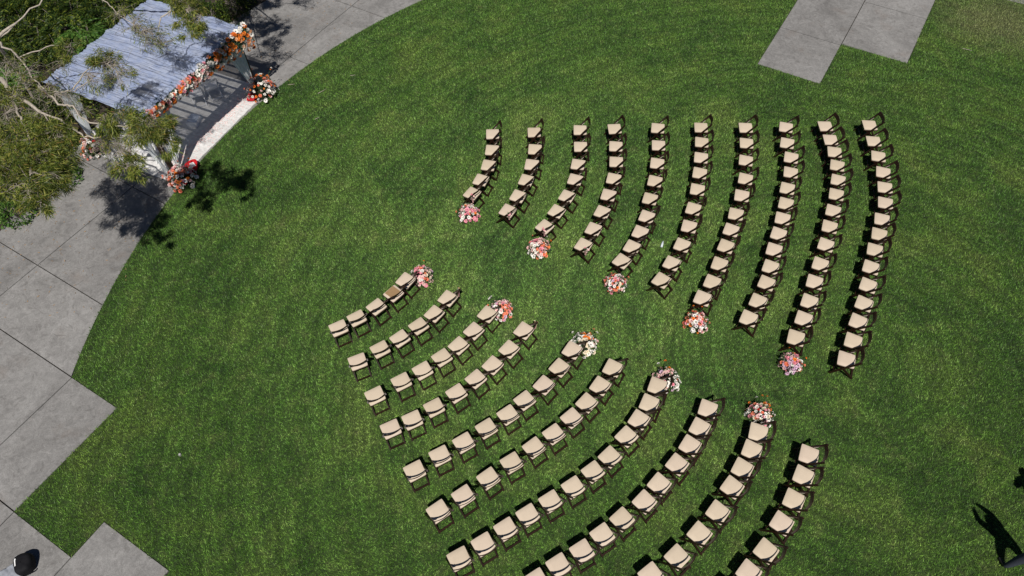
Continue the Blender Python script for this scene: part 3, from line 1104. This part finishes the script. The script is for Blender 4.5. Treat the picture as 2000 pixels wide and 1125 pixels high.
# red basket and red cushion
def pillow(name, mat, w, d, h, parent=None):
    P = []
    n = 14
    mb = MB()
    for sgn in (1, -1):
        rows = []
        for i in range(n + 1):
            r = []
            for j in range(n + 1):
                u, v = -1 + 2 * i / n, -1 + 2 * j / n
                e = (1 - u ** 4) * (1 - v ** 4)
                sx = 1 - .10 * (v * v) * (abs(u) ** 2)
                sy = 1 - .10 * (u * u) * (abs(v) ** 2)
                r.append((u * w / 2 * sx, v * d / 2 * sy, h / 2 + sgn * (h / 2) * max(0, e) ** .55 + .006 * wob(u * 2, v * 2) * e))
            rows.append(r if sgn > 0 else r[::-1])
        mb.grid(rows)
    return mb.mesh(name, mat, True)
p = (-9.84, 16.42)
t = thing('red_basket', 'open red basket holding folded white papers at the lower front post', 'basket', (p[0], p[1], .034), GA + .2)
n = 24
ringb = [(.26 * math.cos(6.283 * k / n) * (1 + .12 * math.cos(12.566 * k / n)), .20 * math.sin(6.283 * k / n), 0) for k in range(n)]
mb = MB()
lv = [(0, .82), (.16, 1.0), (.17, .97), (.04, .80)]
k0 = 0
for z, s in lv:
    mb.v += [(x * s, y * s, z) for x, y, _ in ringb]
for q in range(3):
    for k in range(n):
        mb.f.append((q * n + k, q * n + (k + 1) % n, (q + 1) * n + (k + 1) % n, (q + 1) * n + k)); mb.m.append(0)
mb.f.append(tuple(3 * n + k for k in range(n))); mb.m.append(0)
obj('bowl', mb.mesh('bowl', M['red_cloth'], True), t)
for k, (dx, dy, a, z) in enumerate([(.05, .02, .3, .10), (.02, -.03, -.4, .115), (.08, -.02, .9, .13)]):
    mb = MB(); mb.box((dx, dy, z), (.20, .13, .006), Matrix.Rotation(a, 3, 'Z') @ Matrix.Rotation(.12 * (k - 1), 3, 'X'))
    obj('folded_paper', mb.mesh('folded_paper', M['paper']), t)
cu = obj('red_cushion', pillow('red_cushion', M['red_cloth'], .42, .34, .14), None, (*G2(3.92, -.02), .032), (0, 0, GA + .4))
tag(cu, 'small red cushion on the floor at the upper front post', 'cushion')

# ------------------------------------------------------------------ trees and shrubs
def leaf_quads(P, D, L, W, up_tilt=0.0):
    """vectorised pointed leaves: P base (n,3), D direction (n,3)"""
    n = len(P)
    D = D / np.linalg.norm(D, axis=1, keepdims=True)
    R_ = rng.normal(size=(n, 3))
    S = np.cross(D, R_)
    S /= np.linalg.norm(S, axis=1, keepdims=True) + 1e-9
    mid = P + D * (L * .45)[:, None]
    bend = np.zeros((n, 3)); bend[:, 2] = -L * .12
    tip = P + D * L[:, None] + bend
    return np.stack([P, mid + S * W[:, None], tip, mid - S * W[:, None]], 1).reshape(-1, 3)

def clump_leaves(c, r, n, L=(.08, .18), W=(.005, .0095), droop=.55):
    """tufted leaves round several twig ends inside a clump"""
    k = max(7, int(30 * (r / .6) ** 2))
    d = rng.normal(size=(k, 3)); d /= np.linalg.norm(d, axis=1, keepdims=True)
    d[:, 2] *= .62
    ends = np.array(c) + d * (r * rng.uniform(.35, 1.05, k) ** .7)[:, None]
    pick_ = rng.integers(0, k, n)
    sp = r * .16
    P = ends[pick_] + rng.normal(0, sp, (n, 3)) * np.array([1, 1, .7])
    out = d[pick_] * .7 + rng.normal(0, .55, (n, 3)) + np.array([0, 0, -droop])
    return leaf_quads(P, out, rng.uniform(*L, n), rng.uniform(*W, n)), ends

def smooth_path(pts, n=5):
    pts = [Vector(p) for p in pts]
    out = []
    for i in range(len(pts) - 1):
        p0, p1, p2, p3 = pts[max(i - 1, 0)], pts[i], pts[i + 1], pts[min(i + 2, len(pts) - 1)]
        for k in range(n):
            t = k / n
            out.append(.5 * ((2 * p1) + (p2 - p0) * t + (2 * p0 - 5 * p1 + 4 * p2 - p3) * t * t + (3 * p1 - p0 - 3 * p2 + p3) * t ** 3))
    out.append(pts[-1])
    return out

def tree(name, label, group, trunk, limbs, clumps, leafmat, density, base):
    t = thing(name, label, 'tree', base, 0, group)
    B = Vector(base)
    mb = MB()
    pts = smooth_path(trunk['pts'])
    n = len(pts)
    mb.tube([p - B for p in pts], [trunk['r'][0] + (trunk['r'][1] - trunk['r'][0]) * i / (n - 1) for i in range(n)], 8)
    obj('trunk', mb.mesh('trunk', M['bark'], True), t)
    ALL = [p for p in pts[2:]]
    for l in limbs:
        mb = MB()
        pts = smooth_path(l['pts'])
        pts = [p + Vector((random.gauss(0, .02), random.gauss(0, .02), random.gauss(0, .02))) for p in pts]
        n = len(pts)
        mb.tube([p - B for p in pts], [l['r'][0] + (l['r'][1] - l['r'][0]) * i / (n - 1) for i in range(n)], 6)
        obj('limb', mb.mesh('limb', M['bark'], True), t)
        ALL += pts
    LV, tw = [], MB()
    for (x, y, z, r, dn) in clumps:
        c = Vector((x, y, z))
        V, ends = clump_leaves((x, y, z), r, int(density * (r / .6) ** 2 * (1 if dn else .20)))
        LV.append(V)
        near = min(ALL, key=lambda p: (p - c).length)
        # twigs from the nearest limb to the tuft ends
        hub = near.lerp(c, .55) + Vector((random.gauss(0, .08), random.gauss(0, .08), random.gauss(0, .08)))
        tw.tube([near - B, near.lerp(hub, .5) + Vector((0, 0, random.uniform(-.05, .08))) - B, hub - B], [.016, .013, .010], 5, cap=False)
        for e in ends[: (len(ends) if not dn else 16)]:
            e = Vector(e)
            m_ = hub.lerp(e, .5) + Vector((random.gauss(0, .07), random.gauss(0, .07), random.gauss(0, .05)))
            tw.tube([hub - B, m_ - B, e - B], [.008, .006, .003], 4, cap=False)
            for q in range(2 if dn else 5):
                s = hub.lerp(e, random.uniform(.3, 1))
                f = s + Vector((random.gauss(0, .16), random.gauss(0, .16), random.gauss(-.02, .10)))
                tw.tube([s - B, f - B], [.0045, .002], 3, cap=False)
    kind(obj('twigs', tw.mesh('twigs', M['twig']), t), 'stuff')
    V = np.concatenate(LV) - np.array(base)
    kind(obj('crown', np_mesh('crown', V, 4, leafmat), t), 'stuff')
    return t

T1 = [(-8.53, 18.11, 4.5, 0.42, 1),
 (-8.82, 18.29, 4.6, 0.4, 1),
 (-8.25, 17.69, 4.4, 0.32, 1),
 (-8.44, 17.44, 4.2, 0.34, 1),
 (-8.66, 17.7, 4.3, 0.3, 1),
 (-9.63, 17.34, 4.2, 0.5, 0),
 (-10.01, 17.8, 4.3, 0.4, 0),
 (-9.39, 17.28, 4.0, 0.4, 0),
 (-10.43, 18.04, 4.4, 0.35, 0),
 (-10.32, 15.92, 4.5, 0.36, 1),
 (-10.02, 15.7, 4.3, 0.42, 0),
 (-10.52, 15.65, 4.2, 0.4, 0),
 (-9.65, 15.39, 4.2, 0.3, 0),
 (-11.31, 16.41, 4.5, 0.36, 1),
 (-11.56, 16.06, 4.3, 0.34, 0),
 (-10.18, 15.95, 4.4, 0.3, 1),
 (-8.25, 13.25, 4.7, 0.44, 1),
 (-7.97, 13.1, 4.6, 0.38, 1),
 (-8.47, 12.99, 4.6, 0.42, 1),
 (-9.22, 13.73, 4.4, 0.42, 1),
 (-9.62, 13.72, 4.3, 0.34, 1),
 (-7.91, 12.69, 4.5, 0.3, 1),
 (-8.17, 12.91, 4.5, 0.28, 1),
 (-9.1, 12.94, 3.7, 0.3, 1),
 (-8.93, 12.7, 3.6, 0.25, 1),
 (-9.35, 12.84, 3.6, 0.25, 1),
 (-9.46, 13.21, 3.9, 0.42, 0),
 (-9.84, 13.49, 4, 0.4, 0),
 (-9.28, 13.32, 3.9, 0.35, 0)]
T2 = [(-11.3, 13.5, 4.1, 0.6, 1),
 (-10.85, 13.51, 4.2, 0.5, 1),
 (-11.86, 13.69, 4.0, 0.6, 1),
 (-10.67, 12.97, 3.9, 0.5, 1),
 (-10.94, 12.64, 4.1, 0.6, 1),
 (-11.44, 12.67, 4.2, 0.6, 1),
 (-12.08, 13.2, 4.1, 0.5, 1),
 (-11.57, 12.13, 4.2, 0.55, 1),
 (-10.76, 11.77, 4.4, 0.55, 1),
 (-10.42, 11.98, 4.2, 0.4, 1),
 (-10.35, 11.03, 4.7, 0.38, 1),
 (-9.81, 10.66, 4.8, 0.32, 1),
 (-10.92, 11.34, 4.6, 0.4, 1),
 (-10.85, 14.62, 4.0, 0.3, 0),
 (-11.13, 14.91, 4.1, 0.35, 0),
 (-12.97, 16.32, 4.3, 0.45, 0),
 (-12.38, 16.03, 4.2, 0.4, 0),
 (-12.84, 15.22, 4.1, 0.35, 1),
 (-12.38, 15.27, 4.2, 0.4, 0),
 (-11.67, 15.12, 4.2, 0.4, 0),
 (-11.79, 14.39, 4.0, 0.35, 0),
 (-12.49, 14.53, 4.0, 0.4, 0)]
BR = [[(-17.22, 16.91, 0), (-15.82, 16.72, 1.8), (-14.36, 16.44, 3.0), (-13.75, 16.55, 3.6), (-12.85, 15.48, 3.9), (-12.1, 14.87, 4.1), (-11.56, 14.35, 4.2)],
 [(-12.85, 15.48, 3.9), (-12.23, 14.51, 4.1), (-11.7, 13.78, 4.2), (-11.26, 12.87, 4.2), (-10.68, 11.7, 4.5), (-10.18, 10.78, 4.8)],
 [(-14.36, 16.44, 3.0), (-14.49, 18.3, 3.6), (-13.1, 16.89, 4.0), (-12.69, 16.37, 4.1), (-11.92, 15.38, 4.2), (-11.52, 15.15, 4.2), (-11.01, 15.16, 4.2), (-10.52, 15.65, 4.2)],
 [(-11.92, 15.38, 4.2), (-11.15, 14.63, 4.2), (-10.87, 14.54, 4.2), (-10.27, 13.97, 4.2), (-9.55, 13.63, 4.3), (-8.54, 13.14, 4.6), (-8.11, 13.11, 4.6)],
 [(-11.56, 14.35, 4.2), (-10.91, 14.01, 4.2), (-10.45, 13.67, 4.1), (-10.12, 13.58, 4.0), (-9.63, 13.58, 4.0), (-9.31, 13.49, 3.8), (-9.26, 13.19, 3.6)],
 [(-14.49, 18.3, 3.6), (-13.6, 19.12, 4.0), (-12.73, 20.14, 4.3), (-11.34, 19.0, 4.3), (-10.59, 18.18, 4.3), (-9.67, 17.52, 4.2)],
 [(-12.73, 20.14, 4.3), (-9.93, 19.6, 4.5), (-9.09, 18.32, 4.5), (-9.48, 18.05, 4.2), (-9.47, 17.49, 4.0)],
 [(-9.09, 18.32, 4.5), (-8.48, 17.86, 4.5), (-8.38, 17.71, 4.2)],
 [(-11.01, 15.16, 4.2), (-10.7, 15.95, 4.3), (-10.13, 15.76, 4.5)],
 [(-13.1, 16.89, 4.0), (-12.09, 16.92, 4.3), (-11.29, 16.48, 4.5)],
 [(-12.1, 14.87, 4.1), (-11.23, 14.03, 4.2), (-10.72, 13.04, 4.0)]]
random.seed(61)
tree('gum_tree', 'pale barked tree with sprawling branches leaning over the path left of the pavilion', 'trees round the pavilion',
     dict(pts=BR[0], r=(.11, .032)),
     [dict(pts=BR[1], r=(.035, .010)), dict(pts=BR[4], r=(.03, .009)), dict(pts=BR[10], r=(.025, .009)), dict(pts=BR[3], r=(.03, .009))], T2 + T1[16:], M['leaf_olive'], 2900, (-17.22, 16.91, -.04))
tree('gum_tree', 'thin leafed tree with bare pale twigs reaching over the pavilion roof', 'trees round the pavilion',
     dict(pts=[(-15.9, 19.9, 0), (-15.3, 19.3, 1.9), BR[2][1], (-13.9, 18.7, 3.9)], r=(.08, .028)),
     [dict(pts=BR[2][1:], r=(.030, .009)), dict(pts=BR[5], r=(.024, .009)), dict(pts=BR[6], r=(.035, .010)), dict(pts=BR[7], r=(.025, .010)),
      dict(pts=BR[8], r=(.02, .008)), dict(pts=BR[9], r=(.02, .008))], T1[:16], M['leaf_olive'], 2900, (-15.9, 19.9, -.04))

def fern_shrub(x, y, r, h, mat, label, i, style):
    t = thing('garden_shrub', label, 'shrub', (x, y, -.04), 0, 'shrubs in the planting bed')
    random.seed(700 + i)
    mb = MB()
    ns = 9
    tips = []
    for k in range(ns):
        a = 2 * math.pi * k / ns + random.uniform(-.3, .3)
        rr = r * random.uniform(.25, .75)
        e = Vector((rr * math.cos(a), rr * math.sin(a), h * random.uniform(.6, .95)))
        mb.tube([(0, 0, 0), e * .5 + Vector((0, 0, h * .12)), e], [.022, .014, .006], 5)
        tips.append(e)
    obj('stems', mb.mesh('stems', M['twig']), t)
    if style == 'frond':
        # arching fronds with leaflets on both sides
        P, D, L, W = [], [], [], []
        for k in range(int(46 * r * r) + 26):
            a = random.uniform(0, 6.28)
            s = Vector((r * random.uniform(0, .55) * math.cos(a), r * random.uniform(0, .55) * math.sin(a), h * random.uniform(.45, .9)))
            a2 = a + random.uniform(-.7, .7)
            Lf = r * random.uniform(.6, 1.0)
            for q in range(26):
                f = q / 25
                c = s + Vector((math.cos(a2) * Lf * f, math.sin(a2) * Lf * f, Lf * (.35 * f - .55 * f * f)))
                sd = Vector((-math.sin(a2), math.cos(a2), 0))
                ll = .20 * (1 - .75 * f) * (.5 + r * .5)
                for sg in (-1, 1):
                    P.append(c); D.append(sd * sg + Vector((math.cos(a2) * .7, math.sin(a2) * .7, -.15)))
                    L.append(ll * random.uniform(.8, 1.2)); W.append(.014)
        V = leaf_quads(np.array([tuple(p) for p in P]), np.array([tuple(d) for d in D]), np.array(L), np.array(W))
    else:
        n = int(2600 * r * r) + 700
        d = rng.normal(size=(n, 3)); d /= np.linalg.norm(d, axis=1, keepdims=True)
        d[:, 2] = np.abs(d[:, 2])
        k = rng.uniform(.55, 1.0, n)[:, None] ** .5
        lump = 1 + .22 * np.sin(d[:, :1] * 7 + i) * np.cos(d[:, 1:2] * 6 + 2 * i)
        P = d * k * lump * np.array([r, r, h * .95]) + np.array([0, 0, .05])
        V = leaf_quads(P, d + rng.normal(0, .6, (n, 3)), rng.uniform(.05, .11, n), rng.uniform(.014, .028, n))
    kind(obj('foliage', np_mesh('foliage', V, 4, mat), t), 'stuff')
    return t

DARKS = [(-17.34, 23.47, 1.1, 1.7), (-16.3, 24.1, 1.1, 1.9), (-15.38, 23.08, 1.0, 1.7), (-14.57, 22.3, .85, 1.5), (-16.5, 22.3, .9, 1.4), (-15.58, 22.0, .8, 1.3),
         (-17.6, 22.0, 1.0, 1.3), (-14.3, 23.6, .95, 1.7), (-13.5, 23.6, .85, 1.6), (-16.7, 20.6, .8, 1.0), (-12.6, 23.9, .8, 1.4), (-15.2, 24.9, 1.0, 1.9),
         (-18.6, 24.3, 1.2, 1.8), (-18.8, 22.6, 1.1, 1.6), (-11.6, 24.3, .7, 1.2), (-17.2, 25.3, 1.2, 2.0)]
PL = ['deep in the top left corner', 'at the top left behind the roof', 'behind the roof corner', 'close behind the rear of the roof', 'left of the roof rear corner',
      'touching the rear roof corner', 'at the far left behind pale twigs', 'above the draped roof', 'above the roof near its far corner', 'under the pale branches at left',
      'beyond the far roof corner', 'at the top edge left of the roof', 'in the very corner of the picture', 'at the left edge below the corner', 'beside the far roof corner', 'cut by the top edge at left']
for i, (x, y, r, h) in enumerate(DARKS):
    fern_shrub(x, y, r, h, M['leaf_dark'] if i % 3 else M['leaf_bright'] if i % 6 == 3 else M['leaf_dark'], 'dark feathery shrub ' + PL[i], i, 'frond')
BUSH = [(-10.75, 24.1, .62, .9, 'dark', 'dark leafy bush at the path edge right of the roof'), (-10.05, 24.75, .6, .9, 'dark', 'dark leafy bush cut by the top edge right of the roof'),
        (-9.75, 25.6, .5, .8, 'dark', 'small dark bush where the path meets the top edge'), (-10.9, 23.35, .5, .8, 'dark', 'low dark bush touching the roof side'),
        (-14.69, 14.75, .5, .8, 'bright', 'bright green bush at the path edge, left picture border'), (-13.75, 16.25, .5, .7, 'bright', 'bright green bush under the leaning tree by the path'),
        (-14.5, 15.5, .55, .9, 'olive', 'olive bush between two bright bushes at the path edge'), (-15.2, 16.2, .6, 1.0, 'bright', 'green bush behind the olive bush at left'),
        (-15.15, 19.0, .7, 1.0, 'dark', 'dark round bush behind the pavilion curtain'), (-15.9, 18.2, .7, 1.0, 'dark', 'dark round bush at left under bare branches'),
        (-14.3, 17.75, .5, .8, 'olive', 'olive bush by the rear pavilion post'), (-15.1, 17.2, .6, .9, 'bright', 'green bush under the leaning trunk'),
        (-14.25, 19.45, .6, 1.0, 'dark', 'dark bush pressed against the rear of the pavilion'), (-14.0, 20.6, .7, 1.1, 'dark', 'dark bush close behind the draped roof')]
for i, (x, y, r, h, c, lab) in enumerate(BUSH):
    fern_shrub(x, y, r, h, M['leaf_' + c], lab, 40 + i, 'bush')

# a tree whose crown hangs above the top border and shades the path
SHC = [(-9.19, 22.2), (-8.47, 21.33), (-8.92, 20.6), (-8.15, 20.1), (-8.55, 19.35), (-7.9, 19.05), (-9.73, 21.91), (-7.3, 22.4), (-8.0, 21.0), (-9.4, 21.2), (-8.6, 22.6), (-9.9, 23.0)]
random.seed(902)
shc = [(x, y, 4.35 + random.uniform(-.1, .5), random.uniform(.38, .58), 1 if k not in (4, 5, 7) else 0) for k, (x, y) in enumerate(SHC)]
tree('shade_tree', 'dark leafed tree rising above the top border whose crown shades the path', 'trees round the pavilion',
     dict(pts=[(-10.3, 25.0, 0), (-10.2, 24.6, 1.6), (-9.9, 23.8, 3.0), (-9.5, 23.0, 3.9)], r=(.14, .06)),
     [dict(pts=[(-9.9, 23.8, 3.0), ((-9.8 + c[0]) / 2, (23.6 + c[1]) / 2, 3.9), c[:3]], r=(.04, .012)) for c in shc[::2]], shc, M['leaf_dark'], 3200, (-10.3, 25.0, -.04))

# ------------------------------------------------------------------ people at the lower right
def person(label, loc, rotz, J, seed):
    t = None
    me = bpy.data.meshes.new('body')
    names = list(J['pts'])
    V = [J['pts'][k][:3] for k in names]
    E = [(names.index(a), names.index(b_)) for a, b_ in J['edges']]
    me.from_pydata(V, E, [])
    o = bpy.data.objects.new('person', me)
    C.objects.link(o)
    o.modifiers.new('skin', 'SKIN').use_smooth_shade = True
    for i, k in enumerate(names):
        r = J['pts'][k][3]
        me.skin_vertices[0].data[i].radius = (r, J['pts'][k][4] if len(J['pts'][k]) > 4 else r)
    me.skin_vertices[0].data[names.index('pelvis')].use_root = True
    s = o.modifiers.new('sub', 'SUBSURF')
    s.levels = s.render_levels = 2
    dg = bpy.context.evaluated_depsgraph_get()
    dg.update()
    me2 = bpy.data.meshes.new_from_object(o.evaluated_get(dg))
    o.modifiers.clear()
    o.data = me2
    for mt in (J['top'], J['legs'], M['skin'], M['shoe'], M['hair']):
        me2.materials.append(mt)
    seg = [(Vector(V[a]), Vector(V[b_]), J['mat'](names[a], names[b_])) for a, b_ in E]
    for p in me2.polygons:
        c = p.center
        best = None
        for a, b_, mi in seg:
            d = b_ - a
            tt = max(0, min(1, (c - a).dot(d) / max(d.length_squared, 1e-9)))
            q = (c - (a + d * tt)).length
            if best is None or q < best[0]:
                best = (q, mi)
        p.material_index = best[1]
        p.use_smooth = True
    o.location = loc
    o.rotation_euler = (0, 0, rotz)
    tag(o, label, 'person')
    # hair cap
    hd = Vector(J['pts']['head'][:3])
    mb = MB()
    rows = []
    for i in range(7):
        el = -.25 + (math.pi / 2 + .25) * i / 6
        rows.append([hd + Vector((.098 * math.cos(el) * math.cos(a * .5236), .112 * math.cos(el) * math.sin(a * .5236) + .012, .02 + .125 * math.sin(el))) for a in range(13)])
    mb.grid(rows)
    obj('hair', mb.mesh('hair', M['hair'], True), o)
    return o

def fingers(J, side, wrist, d, up):
    """five short finger chains rooted in the palm"""
    w, d, up = Vector(wrist), Vector(d).normalized(), Vector(up).normalized()
    sd = d.cross(up).normalized()
    palm = w + d * .075
    J['pts'][side + 'palm'] = (*palm, .022, .034)
    J['edges'].append((side + 'wrist', side + 'palm'))
    for k, (off, L) in enumerate(((-.030, .060), (-.010, .072), (.010, .068), (.028, .052))):
        a = palm + sd * off + d * .03
        b_ = a + d * L * .55 - up * .008
        c = b_ + d * L * .4 - up * .022
        for q, (nm, p, r) in enumerate((('a', a, .0095), ('b', b_, .0085), ('c', c, .0075))):
            J['pts']['%sf%d%s' % (side, k, nm)] = (*p, r)
        J['edges'] += [(side + 'palm', '%sf%da' % (side, k)), ('%sf%da' % (side, k), '%sf%db' % (side, k)), ('%sf%db' % (side, k), '%sf%dc' % (side, k))]
    a = w + d * .04 - sd * .042
    b_ = a + d * .035 - sd * .018
    J['pts'][side + 'ta'] = (*a, .011)
    J['pts'][side + 'tb'] = (*b_, .009)
    J['edges'] += [(side + 'palm', side + 'ta'), (side + 'ta', side + 'tb')]

def joints(lean, hipx, armsL, armsR, feet, top, legs):
    P = dict(pelvis=(hipx, 0, .95, .20, .15), belly=(hipx + lean * .3, 0, 1.10, .19, .14), chest=(hipx + lean * .8, -.01, 1.30, .21, .14),
             neckb=(hipx + lean, 0, 1.44, .07, .065), neck=(hipx + lean * 1.05, 0, 1.51, .05), head=(hipx + lean * 1.15, -.015, 1.60, .085, .095), crown=(hipx + lean * 1.2, 0, 1.71, .06))
    E = [('pelvis', 'belly'), ('belly', 'chest'), ('chest', 'neckb'), ('neckb', 'neck'), ('neck', 'head'), ('head', 'crown')]
    for s, arms in (('l', armsL), ('r', armsR)):
        sh, el, wr = arms
        P[s + 'shoulder'] = (*sh, .072); P[s + 'elbow'] = (*el, .068); P[s + 'wrist'] = (*wr, .048)
        E += [('chest', s + 'shoulder'), (s + 'shoulder', s + 'elbow'), (s + 'elbow', s + 'wrist')]
    for s, (fx, fy) in zip('lr', feet):
        sg = -1 if s == 'l' else 1
        P[s + 'hip'] = (hipx + sg * .095, 0, .86, .125)
        P[s + 'knee'] = ((hipx + sg * .10) * .45 + fx * .55, -.02, .48, .095)
        P[s + 'ankle'] = (fx, fy, .085, .055)
        P[s + 'ball'] = (fx + sg * .02, fy - .13, .042, .042, .034)
        P[s + 'toe'] = (fx + sg * .03, fy - .20, .034, .034, .026)
        E += [('pelvis', s + 'hip'), (s + 'hip', s + 'knee'), (s + 'knee', s + 'ankle'), (s + 'ankle', s + 'ball'), (s + 'ball', s + 'toe')]
    J = dict(pts=P, edges=E, top=top, legs=legs)
    for s, arms in (('l', armsL), ('r', armsR)):
        d = Vector(arms[2]) - Vector(arms[1])
        fingers(J, s, arms[2], d, Vector((0, -1, .2)) if abs(d.normalized().y) < .8 else Vector((0, 0, 1)))
    def mat(a, b_):
        n = a + ' ' + b_
        if 'ball' in n or 'toe' in n:
            return 3
        if 'hip' in n or 'knee' in n or 'ankle' in n:
            return 1
        if 'crown' in n:
            return 4
        if 'head' in n or 'neck ' in n or n.endswith('neck') or 'palm' in n or 'wrist' in n or 'lf' in n or 'rf' in n or 'lt' in n or 'rt' in n:
            return 2
        return 0
    J['mat'] = mat
    return J
# arms lifted in front, legs apart, leaning towards the lawn
J1 = joints(-.10, .02, ((-.22, 0, 1.38), (-.34, -.08, 1.50), (-.33, -.12, 1.74)), ((.08, 0, 1.42), (-.02, -.10, 1.66), (-.16, -.12, 1.90)), ((-.26, 0), (.25, .02)), M['denim'], M['denim'])
person('person in slate trousers standing at the lower right border, arms raised', (10.30, 3.60, .004), math.pi, {**J1, 'pts': {k: (-v[0], *v[1:]) for k, v in J1['pts'].items()}}, 1)
J2 = joints(.0, .0, ((-.20, 0, 1.40), (-.30, -.02, 1.14), (-.24, -.14, .95)), ((.20, 0, 1.40), (.30, -.02, 1.14), (.24, -.14, .95)), ((-.13, 0), (.13, .03)), M['black_cloth'], M['denim'])
person('person in black top just outside the right border, only shadow in view', (11.40, 4.60, .004), math.pi, J2, 2)

# ------------------------------------------------------------------ bag at the lower left
t = thing('black_bag', 'rounded black bag with pale patches standing on the concrete, lower left corner', 'bag', (-10.74, 4.50, .006), .5)
def sgn_pow(x, e):
    return math.copysign(abs(x) ** e, x)
def bag_pt(a, el, k=1.0):
    ce, se = sgn_pow(math.cos(el), .45), sgn_pow(math.sin(el), .6)
    sag = 1 + .04 * math.sin(3 * a + 1) + .03 * math.sin(5 * a + 2 * el)
    return Vector((.185 * k * ce * sgn_pow(math.cos(a), .75) * sag, .225 * k * ce * sgn_pow(math.sin(a), .75) * sag,
                   .16 + .155 * k * se + .014 * math.sin(4 * a) * math.cos(el)))
mb = MB()
mb.grid([[bag_pt(a * math.pi / 16, -1.5 + 3.07 * i / 18) for a in range(33)] for i in range(19)])
obj('bag_body', mb.mesh('bag_body', M['black_cloth'], True), t)
for k, (a0, a1, e0, e1) in enumerate([(1.75, 2.35, .35, .85), (2.6, 3.05, .1, .7), (2.2, 3.3, 1.12, 1.32)]):
    mb = MB()
    mb.grid([[bag_pt(a0 + (a1 - a0) * q / 6, e0 + (e1 - e0) * r / 6, 1.025) for q in range(7)] for r in range(7)])
    obj('pale_patch', mb.mesh('pale_patch', M['paper'], True), t)
mb = MB()
mb.tube([(.02 + .10 * math.cos(a * .35), -.22 - .06 * math.sin(a * .35), .12 + .05 * math.sin(a * .35)) for a in range(10)], .014, 6)
obj('handle', mb.mesh('handle', M['black_cloth'], True), t)
def jac(u, v):
    x, y = (u - .5) * .58, (v - .5) * .44
    return (x * (1 - .12 * v), y, .035 + .022 * wob(u * 2.2, v * 2.0) + .05 * math.exp(-((u - .4) ** 2 + (v - .5) ** 2) * 9) - .03 * max(0, abs(u - .5) * 2 - .85) / .15)
jk = cloth('folded_jacket', jac, 22, 18, M['grey_cloth'], None)
jk.location = (-10.99, 4.33, .012); jk.rotation_euler = (0, 0, .6)
sm = jk.modifiers.new('thickness', 'SOLIDIFY'); sm.thickness = .012
tag(jk, 'grey blue folded jacket on the concrete beside the black bag', 'jacket')

# ------------------------------------------------------------------ small things on the lawn
t = thing('plastic_bottle', 'small clear plastic bottle lying on the grass inside the upper seat rows', 'bottle', (4.29, 12.60, .045), 1.2)
mb = MB(); mb.tube([(-.11, 0, 0), (-.105, 0, 0), (.04, 0, 0), (.075, 0, 0), (.085, 0, 0)], [.02, .032, .032, .015, .014], 10); obj('body', mb.mesh('body', M['clear'], True), t)
mb = MB(); mb.tube([(.085, 0, 0), (.108, 0, 0)], .017, 8); obj('cap', mb.mesh('cap', M['acrylic']), t)
t = thing('sprinkler_head', 'small pale sprinkler head set in the grass, lower left lawn', 'sprinkler', (-8.01, 6.91, 0), 0)
mb = MB(); mb.tube([(0, 0, 0), (0, 0, .05), (0, 0, .055)], [.035, .035, .025], 12); obj('collar', mb.mesh('collar', M['concrete']), t)
mb = MB(); mb.tube([(0, 0, .05), (0, 0, .065)], .012, 8); obj('nozzle', mb.mesh('nozzle', M['white_resin']), t)
for k, (x, y, a, L, lab) in enumerate([(-6.18, 19.9, .7, .34, 'pale bent twig on the grass below the path curve'), (-7.29, 20.33, .05, .22, 'short straw twig on the grass near the path edge'),
                                       (-5.2, 20.68, .1, .18, 'straight straw twig on the upper lawn, furthest from the pavilion'), (-6.19, 18.53, .6, .16, 'tiny pale twig on the grass, lowest of the upper lawn twigs'),
                                       (16.15, 20.62, -.5, .30, 'pale stick on the grass right of the upper walkway'), (-.6, 25.2, .2, .3, 'pale strip on the lawn edge at the top border')]):
    mb = MB()
    c, s = math.cos(a), math.sin(a)
    mb.tube([(-L / 2 * c, -L / 2 * s, .045), (.02 * s, -.02 * c, .062), (L / 2 * c, L / 2 * s, .05)], [.008, .007, .004], 5)
    tag(obj('fallen_twig', mb.mesh('fallen_twig', M['bark']), None, (x, y, 0)), lab, 'twig', 'twigs on the lawn')

# dry leaves dropped on the path and at the lawn edge below the trees
random.seed(77)
V = []
while len(V) < 4 * 900:
    x, y = random.uniform(-15.5, -5.5), random.uniform(11, 25.5)
    r = math.hypot(x - CX, y - CY)
    if not (RAD - .3 < r < 24.3) or random.random() > .25 + .75 * (r - RAD) / 4.3:
        continue
    leaf_fan(V, (x, y, .012), (random.uniform(-1, 1), random.uniform(-1, 1), random.uniform(0, .15)), random.uniform(.04, .09), random.uniform(.006, .014))
ll = kind(obj('leaf_litter', np_mesh('leaf_litter', np.array([tuple(v) for v in V]), 4, M['kraft'])), 'stuff')
tag(ll, 'dry brown leaves scattered on the concrete path under the trees', 'leaves')
